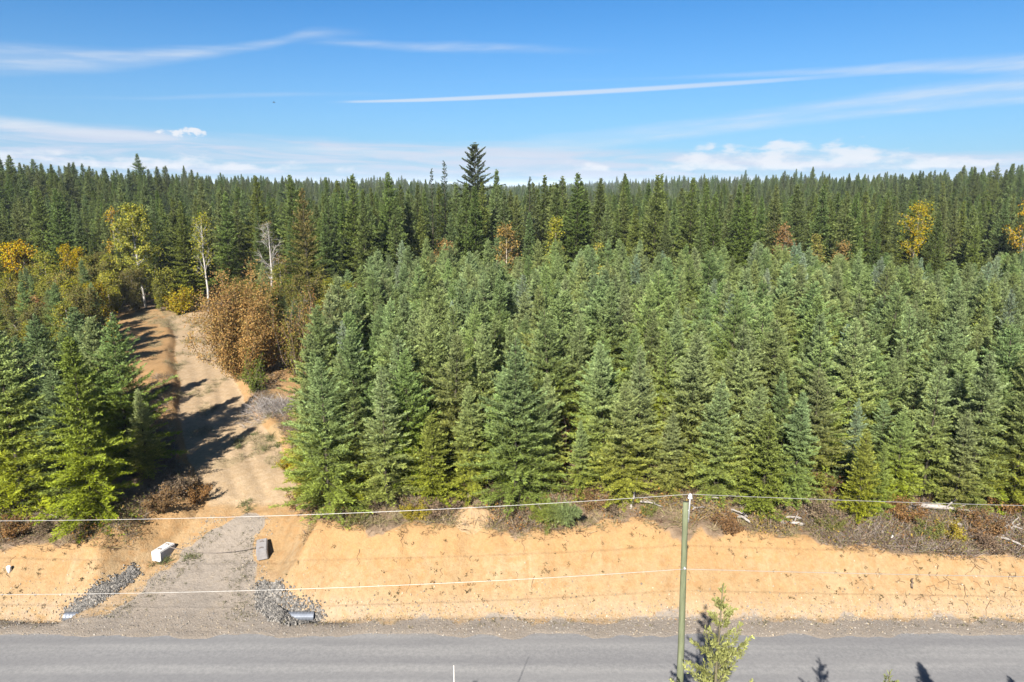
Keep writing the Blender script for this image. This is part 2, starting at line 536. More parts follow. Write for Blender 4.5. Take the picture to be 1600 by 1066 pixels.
def mat_ground():
    m, w, p, out = new_mat('earth')
    geo = w.node('ShaderNodeNewGeometry')
    pos = geo.outputs['Position']
    a = w.node('ShaderNodeAttribute', attribute_name='cover')
    sp = w.node('ShaderNodeSeparateColor')
    w.t.links.new(a.outputs['Color'], sp.inputs[0])
    grav, duff, track = sp.outputs[0], sp.outputs[1], sp.outputs[2]
    grass = a.outputs['Alpha']
    n1 = w.noise(pos, 0.35, 5)
    n2 = w.noise(pos, 2.2, 6, 0.65)
    n3 = w.noise(pos, 9.0, 5, 0.7)
    n4 = w.noise(pos, 40.0, 3, 0.7)
    clay = w.mix(w.mr(n1, 0.3, 0.7), (0.286, 0.186, 0.091), (0.318, 0.225, 0.126))
    clay = w.mix(w.mr(n2, 0.42, 0.72), clay, (0.276, 0.160, 0.071))
    clay = w.mix(w.mr(n3, 0.60, 0.76), clay, (0.362, 0.268, 0.170))
    clay = w.mix(w.m('MULTIPLY', w.mr(n3, 0.40, 0.26), 0.75), clay, (0.202, 0.119, 0.057))
    sepp = w.node('ShaderNodeSeparateXYZ')
    w.t.links.new(pos, sepp.inputs[0])
    # paler, stonier wash along the toe of the bank
    toe = w.m('MULTIPLY', w.mr(sepp.outputs[2], 1.1, 0.05), w.mr(n2, 0.35, 0.6))
    toe = w.m('MULTIPLY', toe, 0.75)
    clay = w.mix(toe, clay, (0.319, 0.248, 0.174))
    rill = w.noise(w.xyz(w.m('MULTIPLY', sepp.outputs[0], 1.7), w.m('MULTIPLY', sepp.outputs[1], 0.22), 0.0), 1.0, 5, 0.65)
    clay = w.mix(w.m('MULTIPLY', w.mr(rill, 0.56, 0.70), 0.5), clay, (0.27, 0.165, 0.078))
    clay = w.mix(w.m('MULTIPLY', w.mr(rill, 0.42, 0.30), 0.5), clay, (0.37, 0.275, 0.165))
    upper = w.m('MULTIPLY', w.mr(w.m('ADD', sepp.outputs[2], w.m('MULTIPLY', w.m('SUBTRACT', n2, 0.5), 2.2)), 1.3, 3.0), 0.7)
    clay = w.mix(upper, clay, (0.325, 0.192, 0.083))
    vor = w.node('ShaderNodeTexVoronoi')
    w.put(vor.inputs['Vector'], pos)
    vor.inputs['Scale'].default_value = 11.0
    stone = w.m('MULTIPLY', w.mr(vor.outputs['Distance'], 0.26, 0.16), w.mr(w.noise(pos, 1.3, 3), 0.45, 0.62))
    stone = w.m('MULTIPLY', stone, w.mr(sepp.outputs[2], 1.4, 0.1, 0.12, 0.85))
    clay = w.mix(stone, clay, (0.381, 0.319, 0.246))
    gr = w.mix(w.mr(n1, 0.35, 0.65), (0.240, 0.206, 0.173), (0.274, 0.230, 0.187))
    gr = w.mix(w.mr(n4, 0.35, 0.7), w.mix(0.35, gr, (0.106, 0.096, 0.086)), gr)
    gr = w.mix(w.m('MULTIPLY', w.mr(n2, 0.52, 0.7), 0.3), gr, (0.269, 0.211, 0.144))
    tr = w.mix(w.mr(n2, 0.35, 0.65), (0.37, 0.275, 0.175), (0.33, 0.235, 0.138))
    tr = w.mix(w.mr(n3, 0.58, 0.75), tr, (0.38, 0.3, 0.2))
    du = w.mix(w.mr(n2, 0.3, 0.7), (0.13, 0.09, 0.058), (0.225, 0.16, 0.105))
    du = w.mix(w.mr(n3, 0.55, 0.72), du, (0.24, 0.19, 0.15))
    gs = w.mix(w.mr(n3, 0.35, 0.65), (0.25, 0.195, 0.105), (0.33, 0.255, 0.15))
    nz = w.m('MULTIPLY', w.m('SUBTRACT', n2, 0.5), 0.9)

    def edge(f):
        return w.mr(w.m('ADD', f, nz), 0.3, 0.7)
    far = w.m('MULTIPLY', w.mr(sepp.outputs[1], 105.0, 150.0), 1.0)
    du = w.mix(far, du, w.mix(n2, (0.045, 0.055, 0.022), (0.085, 0.1, 0.042)))
    c = w.mix(edge(track), clay, tr)
    c = w.mix(w.mr(w.m('ADD', grav, w.m('MULTIPLY', nz, 0.6)), 0.35, 0.6), c, gr)
    c = w.mix(w.m('MULTIPLY', edge(grass), 0.5), c, gs)
    c = w.mix(edge(duff), c, du)
    w.put(p.inputs['Base Color'], c)
    p.inputs['Roughness'].default_value = 0.95
    p.inputs['Specular IOR Level'].default_value = 0.1
    n5 = w.noise(pos, 5.0, 6, 0.8)
    k = w.mr(n5, 0.3, 0.7, 0.8, 1.15, False)
    k = w.m('MULTIPLY', k, ALBEDO)
    c = w.mix(1.0, c, w.xyz(k, k, k), 'MULTIPLY')
    w.put(p.inputs['Base Color'], c)
    hh = w.m('ADD', w.m('MULTIPLY', n3, 1.0), w.m('MULTIPLY', n4, 0.35))
    bump(w, p, hh, 0.09, 0.8)
    return m


def mat_road():
    m, w, p, out = new_mat('chip_seal')
    geo = w.node('ShaderNodeNewGeometry')
    pos = geo.outputs['Position']
    s = w.node('ShaderNodeSeparateXYZ')
    w.t.links.new(pos, s.inputs[0])
    band = w.noise(w.xyz(w.m('MULTIPLY', s.outputs[0], 0.035), w.m('MULTIPLY', s.outputs[1], 0.9), 0.0), 1.0, 3)
    blot = w.noise(w.xyz(w.m('MULTIPLY', s.outputs[0], 0.25), s.outputs[1], 4.0), 0.6, 4)
    fine = w.noise(pos, 5.0, 7, 0.9)
    c = w.mix(w.mr(band, 0.35, 0.65), (0.155, 0.153, 0.158), (0.215, 0.211, 0.209))
    c = w.mix(w.m('MULTIPLY', w.mr(blot, 0.48, 0.68), 0.75), c, (0.145, 0.144, 0.149))
    c = w.mix(w.mr(fine, 0.42, 0.58, 0.0, 1.0, False), w.mix(0.35, c, (0.116, 0.116, 0.120)), w.mix(0.3, c, (0.274, 0.270, 0.261)))
    yy = w.m('ADD', s.outputs[1], w.m('MULTIPLY', w.m('SUBTRACT', blot, 0.5), 0.5))
    for c0 in (25.2, 27.0, 28.1, 29.6):
        wp = w.m('SUBTRACT', 1.0, w.mr(w.m('ABSOLUTE', w.m('SUBTRACT', yy, c0)), 0.05, 0.42))
        c = w.mix(w.m('MULTIPLY', wp, 0.45), c, (0.14, 0.138, 0.143))
    # dust drifting in over the far edge
    e = w.m('MULTIPLY', w.mr(w.m('ADD', s.outputs[1], w.m('MULTIPLY', w.m('SUBTRACT', blot, 0.5), 0.8)), 29.9, 30.5), 0.55)
    c = w.mix(e, c, (0.216, 0.187, 0.154))
    c = w.mix(1.0, c, (ALBEDO, ALBEDO, ALBEDO), 'MULTIPLY')
    w.put(p.inputs['Base Color'], c)
    p.inputs['Roughness'].default_value = 0.9
    bump(w, p, fine, 0.02, 0.6)
    return m


def mat_leaf(name, transl=0.28, var=0.35, hue=0.03, rough=0.55, sat=0.9):
    m, w, p, out = new_mat(name)
    a = w.node('ShaderNodeAttribute', attribute_name='tint')
    oi = w.node('ShaderNodeObjectInfo')
    rnd = oi.outputs['Random']
    hs = w.node('ShaderNodeHueSaturation')
    w.put(hs.inputs['Hue'], w.mr(rnd, 0.0, 1.0, 0.5 - hue, 0.5 + hue, False))
    r2 = w.m('FRACT', w.m('MULTIPLY', rnd, 37.7))
    w.put(hs.inputs['Value'], w.mr(r2, 0.0, 1.0, 1 - var, 1 + var, False))
    r3 = w.m('FRACT', w.m('MULTIPLY', rnd, 91.3))
    w.put(hs.inputs['Saturation'], w.mr(r3, 0.0, 1.0, sat, 1.12, False))
    w.put(hs.inputs['Color'], a.outputs['Color'])
    w.put(p.inputs['Base Color'], hs.outputs[0])
    p.inputs['Roughness'].default_value = rough
    p.inputs['Specular IOR Level'].default_value = 0.12
    t = w.node('ShaderNodeBsdfTranslucent')
    w.put(t.inputs[0], hs.outputs[0])
    mx = w.node('ShaderNodeMixShader')
    mx.inputs[0].default_value = transl
    w.t.links.new(p.outputs[0], mx.inputs[1])
    w.t.links.new(t.outputs[0], mx.inputs[2])
    w.t.links.new(mx.outputs[0], out.inputs[0])
    return m


def mat_tint(name, rough=0.85, ns=6.0, namt=0.45, bd=0.02, stretch=(1, 1, 1)):
    """Colour from the piece itself, broken up by grain."""
    m, w, p, out = new_mat(name)
    a = w.node('ShaderNodeAttribute', attribute_name='tint')
    tc = w.node('ShaderNodeTexCoord')
    mp = w.node('ShaderNodeMapping')
    w.t.links.new(tc.outputs['Object'], mp.inputs[0])
    mp.inputs['Scale'].default_value = stretch
    n = w.noise(mp.outputs[0], ns, 5, 0.65)
    k = w.mr(n, 0.25, 0.75, 1 - namt, 1 + namt * 0.6, False)
    mul = w.node('ShaderNodeVectorMath', operation='SCALE')
    w.put(mul.inputs[0], a.outputs['Color'])
    w.put(mul.inputs['Scale'], k)
    w.put(p.inputs['Base Color'], mul.outputs[0])
    p.inputs['Roughness'].default_value = rough
    bump(w, p, n, bd, 0.8)
    return m


M_GROUND = mat_ground()
M_ROAD = mat_road()
M_FIR = mat_leaf('fir_needles', 0.36, 0.22, 0.022)
M_LEAF = mat_leaf('broad_leaves', 0.35, 0.1, 0.008, 0.55, 1.0)
M_BARK = mat_tint('bark', 0.9, 7.0, 0.5, 0.02, (1, 1, 0.3))
M_WOOD = mat_tint('weathered_wood', 0.85, 5.0, 0.5, 0.02)
M_STONE = mat_tint('broken_stone', 0.9, 8.0, 0.4, 0.02)
M_CONC = mat_tint('concrete', 0.9, 5.0, 0.3, 0.01)
M_POLE = mat_tint('treated_pole', 0.8, 9.0, 0.45, 0.01, (1, 1, 0.12))
M_METAL = mat_tint('galvanised_metal', 0.45, 4.0, 0.2, 0.003)
M_METAL.node_tree.nodes['Principled BSDF'].inputs['Metallic'].default_value = 0.55
M_PLAIN = mat_tint('painted', 0.6, 6.0, 0.15, 0.002)
M_BRUSH = mat_leaf('brush', 0.2, 0.05, 0.005, 0.8)

# ------------------------------------------------------------------ the ground, road, driveway, bank
def steps(a, b, s):
    return list(np.arange(a, b - 1e-6, s))


def grow(a, b, s, q):
    o = []
    while a < b:
        o.append(a)
        a += s
        s *= q
    o.append(b)
    return o


xs_pos = grow(45, 5000, 1.0, 1.22)
xs = np.array([-x for x in xs_pos[::-1]] + steps(-44.8, 45, 0.2) + xs_pos)
ys = np.array(grow(0, 20, 2, 1) [:-1] + [20, 22, 22.6, 24, 26, 28, 29] + steps(29.4, 40, 0.14) + steps(40, 63, 0.3) + steps(63, 100, 0.7) + grow(100, 9000, 2.5, 1.12))
ys = np.array([-400, -100, -30] + list(ys))
GX, GY = np.meshgrid(xs, ys)
GZ, bank_, grav_, duff_, track_, grass_, ins_ = fields(GX, GY)
GZ = np.where(GY < 0, GZ - 0.0, GZ)
V = np.stack([GX, GY, GZ], -1).reshape(-1, 3)
cover = np.stack([grav_, duff_, track_, grass_], -1).reshape(-1, 4).astype(np.float32)
ny, nx = GX.shape
idx = np.arange(ny * nx).reshape(ny, nx)
F = np.stack([idx[:-1, :-1], idx[:-1, 1:], idx[1:, 1:], idx[1:, :-1]], -1).reshape(-1, 4)


def fc(a):
    return ((a[:-1, :-1] + a[:-1, 1:] + a[1:, 1:] + a[1:, :-1]) / 4).ravel()


fy, fx_ = fc(GY), fc(GX)
c_g, c_d, c_t, c_i, c_b = fc(grav_), fc(duff_), fc(track_), fc(ins_), fc(bank_)
cls = np.zeros(len(F), int)                         # 0 ground
bank_f = (fy > TOE - 0.1) & (c_d < 0.5) & (fy < 41) & (np.abs(fx_) < 320)
cls[bank_f] = 1
cls[(c_i > 0.5) & (fy > 38.2) & (fy < 101)] = 2
cls[(c_g > 0.5) & (c_i > 0.4) & (fy > 30.2) & (fy < 39)] = 3
cls[(fy > 30.2) & (fy < TOE + 0.1) & (c_g > 0.5) & (cls != 3)] = 4
for k, nm in enumerate(('ground', 'cut_bank', 'dirt_track', 'driveway', 'road_shoulder')):
    fk = F[cls == k]
    used, inv = np.unique(fk.ravel(), return_inverse=True)
    me = mesh_np(nm, V[used], inv.reshape(-1, 4), (M_GROUND,), smooth=True)
    at = me.attributes.new('cover', 'FLOAT_COLOR', 'POINT')
    at.data.foreach_set('color', cover[used].ravel())
    tag(link(nm, me), kind='structure')

rx = np.array([-320.0] + list(np.arange(-60, 60.1, 0.35)) + [320.0])
far = 30.75 + 0.0 * fbm(rx * 0.9, rx * 0 + 1.0, 3)
rows = [22.4 + 0 * rx, 24.5 + 0 * rx, 26.5 + 0 * rx, 28.5 + 0 * rx, far]
zz = [-0.02, 0.03, 0.045, 0.03, -0.05]
rv = np.concatenate([np.stack([rx, r, np.full_like(rx, z)], 1) for r, z in zip(rows, zz)])
n = len(rx)
rf = [(j * n + i, j * n + i + 1, (j + 1) * n + i + 1, (j + 1) * n + i) for j in range(len(rows) - 1) for i in range(n - 1)]
tag(link('road', mesh_np('road', rv, np.array(rf), (M_ROAD,), smooth=True)), kind='structure')


# ------------------------------------------------------------------ firs
def rotz(d, a):
    c, s = np.cos(a), np.sin(a)
    return np.stack([d[:, 0] * c - d[:, 1] * s, d[:, 0] * s + d[:, 1] * c, d[:, 2]], 1)


def fir(seed, h, r, z0=0.04, wh=0.42, nb=6, inter=5, sp=0.16, tl=0.42, tw=0.075, fine=0, low=(0.215, 0.248, 0.036), high=(0.222, 0.284, 0.108),
        pw=0.8, droop=0.22, patchy=0.0, top_up=55.0, dead=0.0, lead=0.55, bark=(0.06, 0.05, 0.032)):
    g = np.random.RandomState(seed)
    zb, ph, sc = [], [], []
    z = z0 * h
    while z < h - 0.35:
        s = (h - z) / h
        k = nb + g.randint(-1, 2)
        o = g.rand() * 6.28
        for i in range(k):
            zb.append(z + g.normal(0, 0.11)); ph.append(o + i * 6.283 / k + g.normal(0, 0.18)); sc.append(g.uniform(0.68, 1.22))
        for i in range(inter):
            zb.append(z + g.rand() * wh); ph.append(g.rand() * 6.28); sc.append(g.uniform(0.35, 0.9))
        z += wh * (0.75 + 0.5 * s) * g.uniform(0.85, 1.15)
    zb, ph, sc = np.array(zb), np.array(ph), np.array(sc)
    keep = g.rand(len(zb)) > patchy
    zb, ph, sc = zb[keep], ph[keep], sc[keep]
    s = np.clip((h - zb) / h, 0, 1)
    L = r * s ** pw * (1 - 0.45 * sm(0.82, 1.0, s)) * sc + 0.1
    lob = 1 + 0.2 * np.sin(ph * 2 + seed) + 0.16 * np.sin(zb * 1.7 + seed * 2.1 + ph)
    L = L * lob
    th = np.radians(np.interp(s, [0, 0.12, 0.35, 0.7, 1], [top_up, 46, 33, 14, -8]) + g.normal(0, 6, len(s)))
    dr = droop * np.interp(s, [0, 0.3, 1], [0.05, 0.6, 1.1])
    upt = 0.13 * np.interp(s, [0, 0.4, 1], [0.2, 1, 1.3])
    hd = np.stack([np.cos(ph), np.sin(ph), 0 * ph], 1)

    def pos(b, t):
        ho = L[b] * t * np.cos(th[b])
        ze = L[b] * (t * np.sin(th[b]) - dr[b] * t ** 2 + upt[b] * t ** 3)
        return hd[b] * ho[:, None] + np.stack([0 * t, 0 * t, zb[b] + ze], 1)

    def slope(b, t):
        return np.sin(th[b]) - 2 * dr[b] * t + 3 * upt[b] * t * t
    nt_ = np.maximum(3, (L / sp * 2).astype(int))
    b = np.repeat(np.arange(len(L)), nt_)
    i = np.concatenate([np.arange(q) for q in nt_])
    t = 0.1 + 0.9 * (i + g.rand(len(i))) / nt_[b]
    t = np.clip(t, 0, 1)
    side = np.where(i % 2 == 0, 1.0, -1.0)
    ang = side * np.radians(g.uniform(35, 70, len(i))) * (1 - 0.45 * t)
    tip = i == nt_[b] - 1
    ang = np.where(tip, 0, ang)
    d = rotz(hd[b], ang)
    d[:, 2] = slope(b, t) * 0.8 + g.normal(0.12, 0.2, len(i))
    l = tl * (0.5 + 0.75 * (1 - t)) * g.uniform(0.7, 1.25, len(i)) * np.minimum(1, 0.35 + 0.65 * L[b] / (0.6 * r))
    up = np.stack([g.normal(0, 0.6, len(i)), g.normal(0, 0.6, len(i)), 0.8 + 0 * t], 1) + 0.5 * hd[b]
    P = pos(b, t)
    hz = np.clip(P[:, 2] / h, 0, 1)
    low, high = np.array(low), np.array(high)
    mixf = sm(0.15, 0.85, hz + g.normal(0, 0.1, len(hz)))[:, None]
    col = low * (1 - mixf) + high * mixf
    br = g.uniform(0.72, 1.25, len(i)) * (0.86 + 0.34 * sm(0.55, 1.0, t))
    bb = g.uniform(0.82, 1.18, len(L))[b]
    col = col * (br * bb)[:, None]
    if dead > 0:
        dm_ = (g.rand(len(L)) < dead)[b]
        col[dm_] = np.array((0.17, 0.1, 0.045)) * br[dm_][:, None]
    ge = Geo()
    if fine:
        ww = tw * 0.55
    else:
        ww = tw
    v, f, sv = kites(P, d, up, l, np.full(len(l), ww) * g.uniform(0.8, 1.25, len(l)))
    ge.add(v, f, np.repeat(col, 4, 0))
    if fine:
        dn = d / np.linalg.norm(d, axis=1)[:, None]
        for q in range(fine):
            u = 0.15 + 0.8 * (q + g.rand(len(l))) / fine
            sgn = np.where(q % 2 == 0, 1.0, -1.0) * np.where(g.rand(len(l)) < 0.5, 1, -1)
            dd = dn * g.uniform(0.6, 1.0, len(l))[:, None] + sv * (sgn * g.uniform(0.5, 1.0, len(l)))[:, None]
            dd[:, 2] += g.normal(0.05, 0.25, len(l))
            ll = l * (0.62 - 0.38 * u) * g.uniform(0.7, 1.3, len(l)) + 0.03
            uu = np.stack([g.normal(0, 0.8, len(l)), g.normal(0, 0.8, len(l)), 0.7 + 0 * l], 1) + 0.6 * hd[b]
            v, f, _ = kites(P + dn * (l * u)[:, None], dd, uu, ll, np.full(len(l), tw * 0.62) * g.uniform(0.7, 1.3, len(l)))
            ge.add(v, f, np.repeat(col * g.uniform(0.8, 1.25, len(l))[:, None], 4, 0))
    # leader
    k = 26
    zz_ = h - lead * g.rand(k) ** 1.2
    pp = np.stack([g.normal(0, 0.01, k), g.normal(0, 0.01, k), zz_], 1)
    a_ = g.rand(k) * 6.28
    dd = np.stack([np.cos(a_) * 0.5, np.sin(a_) * 0.5, g.uniform(0.5, 1.2, k)], 1)
    v, f, _ = kites(pp, dd, g.normal(0, 1, (k, 3)), np.full(k, 0.2) * g.uniform(0.6, 1.2, k), np.full(k, tw * 0.7))
    ge.add(v, f, high * 1.15)
    # wood: trunk and the bare inner lengths of the limbs
    tr = Geo()
    zt = np.linspace(-0.3, h, 9)
    bend = np.cumsum(g.normal(0, 0.012, 9))
    tv, tf = tube(np.stack([bend * (zt > 0), bend * 0.6, zt], 1), 0.0085 * h * (1 - np.clip(zt, 0, h) / h) ** 0.8 + 0.012, 6)
    tr.add(tv, tf, bark)
    sel = np.where(L > 0.35 * r)[0]
    t3 = np.array([0.0, 0.5, 0.95])
    for q in sel:
        pts = pos(np.full(3, q), t3)
        tv, tf = tube(pts, np.array([0.018, 0.011, 0.005]) * (0.5 + 0.04 * h), 3)
        tr.add(tv, tf, np.array(bark))
    return ge.arrays(), tr.arrays()


class Kind:
    """One shape of tree: shared crown and trunk meshes."""
    def __init__(self, crown, trunk, leaf=None, name='fir', trunk_mat=None):
        self.crown = mesh_np(name + '_crown', crown[0], crown[1], (leaf or M_FIR,), None, crown[2])
        self.trunk = mesh_np(name + '_trunk', trunk[0], trunk[1], (trunk_mat or M_BARK,), None, trunk[2], True)
        self.h = float(crown[0][:, 2].max())
        self.arr = (crown, trunk)

    def whole(self, name):
        (cv, cf, cc), (tv, tf, tc) = self.arr
        v = np.vstack([cv, tv])
        f = np.vstack([cf, tf + len(cv)])
        c = np.vstack([cc, tc])
        mi = np.concatenate([np.zeros(len(cf), int), np.ones(len(tf), int)])
        me = mesh_np(name, v, f, (self.crown.materials[0], self.trunk.materials[0]), mi, c)
        return bpy.data.objects.new(name, me)


def plant(kind, name, x, y, h, rz, label, cat, group=None, wide=1.0, tilt=(0, 0), sink=0.06, z=None):
    s = h / kind.h
    if z is None:
        z = gz(x, y)
    e = link(name, None, None, (x, y, z - sink), (tilt[0], tilt[1], rz), (s * wide, s * wide, s))
    e.empty_display_size = 0.3
    tag(e, label, cat, group)
    link('trunk', kind.trunk, e)
    link('crown', kind.crown, e)
    return e


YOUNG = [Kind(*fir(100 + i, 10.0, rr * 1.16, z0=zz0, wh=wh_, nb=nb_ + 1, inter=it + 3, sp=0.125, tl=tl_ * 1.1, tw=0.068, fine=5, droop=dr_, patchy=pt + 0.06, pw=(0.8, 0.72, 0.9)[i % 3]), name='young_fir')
         for i, (rr, zz0, wh_, nb_, it, tl_, dr_, pt) in enumerate([
             (2.6, 0.03, 0.44, 6, 5, 0.44, 0.22, 0.0), (2.35, 0.04, 0.42, 6, 5, 0.42, 0.26, 0.05), (2.75, 0.03, 0.48, 6, 5, 0.46, 0.18, 0.05),
             (2.2, 0.05, 0.46, 5, 5, 0.40, 0.20, 0.10), (2.5, 0.03, 0.40, 6, 4, 0.45, 0.28, 0.0), (2.3, 0.12, 0.45, 6, 4, 0.42, 0.20, 0.12),
             (2.65, 0.03, 0.42, 6, 5, 0.40, 0.24, 0.03), (2.0, 0.03, 0.5, 5, 5, 0.42, 0.16, 0.14), (2.9, 0.05, 0.46, 6, 4, 0.46, 0.3, 0.08),
             (2.2, 0.16, 0.44, 5, 6, 0.38, 0.22, 0.18), (2.45, 0.04, 0.52, 6, 6, 0.44, 0.14, 0.06)])]
SILVER = [Kind(*fir(140 + i, 10.0, 2.3, z0=0.05, wh=0.46, nb=6, inter=6, sp=0.17, tl=0.42, tw=0.09, fine=4, patchy=0.1, low=(0.18, 0.22, 0.07), high=(0.215, 0.275, 0.17)), name='silvery_fir') for i in range(2)]
BRIGHT = [Kind(*fir(160 + i, 7.0, 2.1, z0=0.02, wh=0.38, nb=7, inter=7, sp=0.15, tl=0.44, tw=0.1, fine=4, low=(0.215, 0.235, 0.022), high=(0.205, 0.23, 0.05), droop=0.2), name='bright_fir') for i in range(2)]
YELLOWISH = Kind(*fir(180, 10.0, 2.9, z0=0.02, wh=0.44, nb=7, inter=7, sp=0.13, tl=0.46, tw=0.075, fine=5, low=(0.19, 0.235, 0.025), high=(0.17, 0.225, 0.05), droop=0.3, pw=0.85), name='yellowish_fir')
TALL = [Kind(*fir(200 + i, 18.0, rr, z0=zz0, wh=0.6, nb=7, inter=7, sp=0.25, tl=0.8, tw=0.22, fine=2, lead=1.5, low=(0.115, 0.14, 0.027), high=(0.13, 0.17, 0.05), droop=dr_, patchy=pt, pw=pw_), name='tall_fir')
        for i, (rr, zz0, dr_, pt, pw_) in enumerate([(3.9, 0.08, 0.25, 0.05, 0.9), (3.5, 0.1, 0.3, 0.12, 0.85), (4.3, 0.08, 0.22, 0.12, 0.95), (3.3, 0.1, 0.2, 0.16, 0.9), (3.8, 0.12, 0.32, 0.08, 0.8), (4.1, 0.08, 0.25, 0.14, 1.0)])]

# front rows and the grove, placed one by one: photo u, base v, top v, kind, width, what singles it out
GRP_Y = 'young firs of the plantation'
placed = []                    # x, y, radius of everything standing


def fit_height(x, y, z, vtop):
    d = ray(800, vtop)
    return CAMZ + d[2] / d[1] * y - z


def stand(u, vb, vt, kind, wide, name, label, cat='fir tree', group=GRP_Y, rad=1.2, tilt=(0, 0)):
    x, y, z = on_ground(u, vb)
    h = fit_height(x, y, z, vt)
    placed.append((x, y, rad))
    return plant(kind, name, x, y, h, random.random() * 6.28, label, cat, group, wide, tilt)


front = [
    (515, 800, 555, YOUNG[0], 1.0, 'young fir at the left corner of the plantation, above the bank beside the driveway'),
    (487, 765, 590, YOUNG[1], 1.0, 'slim young fir hanging over the sandy bend of the track'),
    (605, 796, 572, YOUNG[5], 1.05, 'young fir with a bare pale lower trunk, left of the clay mound'),
    (560, 790, 600, YOUNG[3], 0.95, 'slender young fir squeezed between the plantation corner fir and the bare-trunked fir'),
    (678, 792, 640, BRIGHT[0], 0.95, 'low bright green fir on the bank rim, left of the pale log'),
    (735, 778, 600, YOUNG[4], 0.95, 'young fir standing behind the pale log on the bank rim'),
    (806, 786, 522, YOUNG[2], 1.05, 'broad young fir with the highest front-row spire, right of the clay mound'),
    (848, 776, 620, YOUNG[5], 0.9, 'thin young fir with a pale stem, behind the toppled fir on the bank rim'),
    (905, 778, 655, YOUNG[6], 0.9, 'short dense fir right of the rusty dead bush in the front row'),
    (970, 782, 590, YOUNG[0], 1.0, 'layered dark green fir left of the upright grey stick on the bank'),
    (1045, 776, 640, YOUNG[1], 1.05, 'young fir right behind the top of the power pole'),
    (1115, 780, 585, YOUNG[2], 1.0, 'young fir just right of the power pole top, grey twigs at its foot'),
    (1190, 802, 640, BRIGHT[1], 1.05, 'bright yellow-green fir leaning over the bank, right of the power pole'),
    (1238, 790, 610, YOUNG[4], 0.9, 'young fir left of the dark brown hollow in the front row'),
    (1338, 818, 668, BRIGHT[0], 0.75, 'bright lime fir standing forward of the row, left of two close stems'),
    (1368, 812, 690, BRIGHT[1], 0.7, 'bright lime fir standing forward of the row, right of two close stems'),
    (1440, 785, 560, YOUNG[5], 0.95, 'airy fir behind the long silver log on the bank'),
    (1510, 790, 545, YOUNG[0], 1.05, 'dark layered fir behind the right end of the silver log'),
    (1578, 800, 590, YOUNG[6], 1.0, 'dense fir behind the root wad at the right edge'),
    (1325, 770, 620, SILVER[0], 0.8, 'grey half-dead fir beside the dark brown hollow'),
]
for u, vb, vt, k, wd, lb in front:
    stand(u, vb, vt, k, wd, 'young_fir_tree', lb)
GRP_G = 'firs of the grove left of the track'
grove = [
    (150, 812, 520, YELLOWISH, 1.0, 'yellow-green fir at the front of the left grove, its skirt touching the clay bank'),
    (205, 728, 486, YOUNG[2], 1.08, 'tall blue-green fir on the track side of the left grove, shading the track'),
    (40, 800, 505, YOUNG[0], 1.1, 'broad blue-green fir at the left edge of the photo, front of the grove'),
    (172, 722, 492, YOUNG[4], 1.0, 'blue-green fir behind the yellow-green fir of the grove, beside the track-side fir'),
    (232, 744, 605, YOUNG[6], 0.95, 'shorter dark fir at the track edge, right side of the grove'),
    (90, 770, 560, SILVER[1], 0.9, 'pale silvery fir between the two front firs of the grove'),
]
for u, vb, vt, k, wd, lb in grove:
    stand(u, vb, vt, k, wd, 'grove_fir_tree', lb, group=GRP_G)


# dart throwing for the rest
def scatter(n_try, inside, dist, seed, extra):
    g = np.random.RandomState(seed)
    cell = dist
    grid = {}
    pts = []

    def near(x, y):
        cx, cy = int(x // cell), int(y // cell)
        for i in range(cx - 1, cx + 2):
            for j in range(cy - 1, cy + 2):
                for q in grid.get((i, j), ()):
                    if (q[0] - x) ** 2 + (q[1] - y) ** 2 < q[2] ** 2:
                        return True
        return False
    for x, y, r_ in extra:
        grid.setdefault((int(x // cell), int(y // cell)), []).append((x, y, max(r_, dist * 0.85)))
    for x, y in inside(g, n_try):
        if not near(x, y):
            grid.setdefault((int(x // cell), int(y // cell)), []).append((x, y, dist))
            pts.append((x, y))
    return pts


def plantation(g, n_):
    y = 37.4 + (90 - 37.4) * g.rand(n_) ** 0.8
    hw = 0.98 * y + 16
    x = g.uniform(-22, 1, n_)
    x = -22 + g.rand(n_) * (hw + 22)
    left = np.interp(y, [37, 40, 47, 56, 65, 90], [-11.5, -13.0, -14.6, -14.6, -14.2, -17.5])
    rim = yT(x) + 2.2 + 1.0 * vnoise(x * 0.4, y * 0)
    back = 86 + 5 * vnoise(x * 0.08, y * 0 + 3)
    gap = ((x - 4.2) / 1.4) ** 2 + ((y - 42.5) / 2.2) ** 2 < 1
    gap |= ((x - 20.5) / 1.8) ** 2 + ((y - 39.0) / 2.3) ** 2 < 1
    ok = (x > left) & (y > rim) & (y < back) & ~gap
    return list(zip(x[ok], y[ok]))


pl_pts = scatter(80000, plantation, 1.95, 5, placed)
pl_pts.sort(key=lambda p: p[1] + 0.15 * abs(p[0]) + (1000 if p[0] > 0.8 * p[1] + 3 else 0))
N_IND = 300 - len(front)
g = np.random.RandomState(21)
REFS = [(487, 'the slim fir over the sandy bend'), (540, 'the plantation corner fir'), (605, 'the bare-trunked front fir'), (678, 'the low bright green front fir'), (735, 'the fir by the pale log'),
        (806, 'the broad highest front fir'), (905, 'the short fir by the rusty bush'), (970, 'the fir by the upright grey stick'), (1045, 'the power pole top'),
        (1115, 'the fir beside the pole top'), (1190, 'the bright fir leaning over the bank'), (1240, 'the fir left of the brown hollow'), (1300, 'the dark brown hollow'), (1353, 'the two lime front firs'),
        (1440, 'the airy fir at the silver log'), (1510, 'the dark layered fir by the silver log'), (1580, 'the fir by the root wad')]


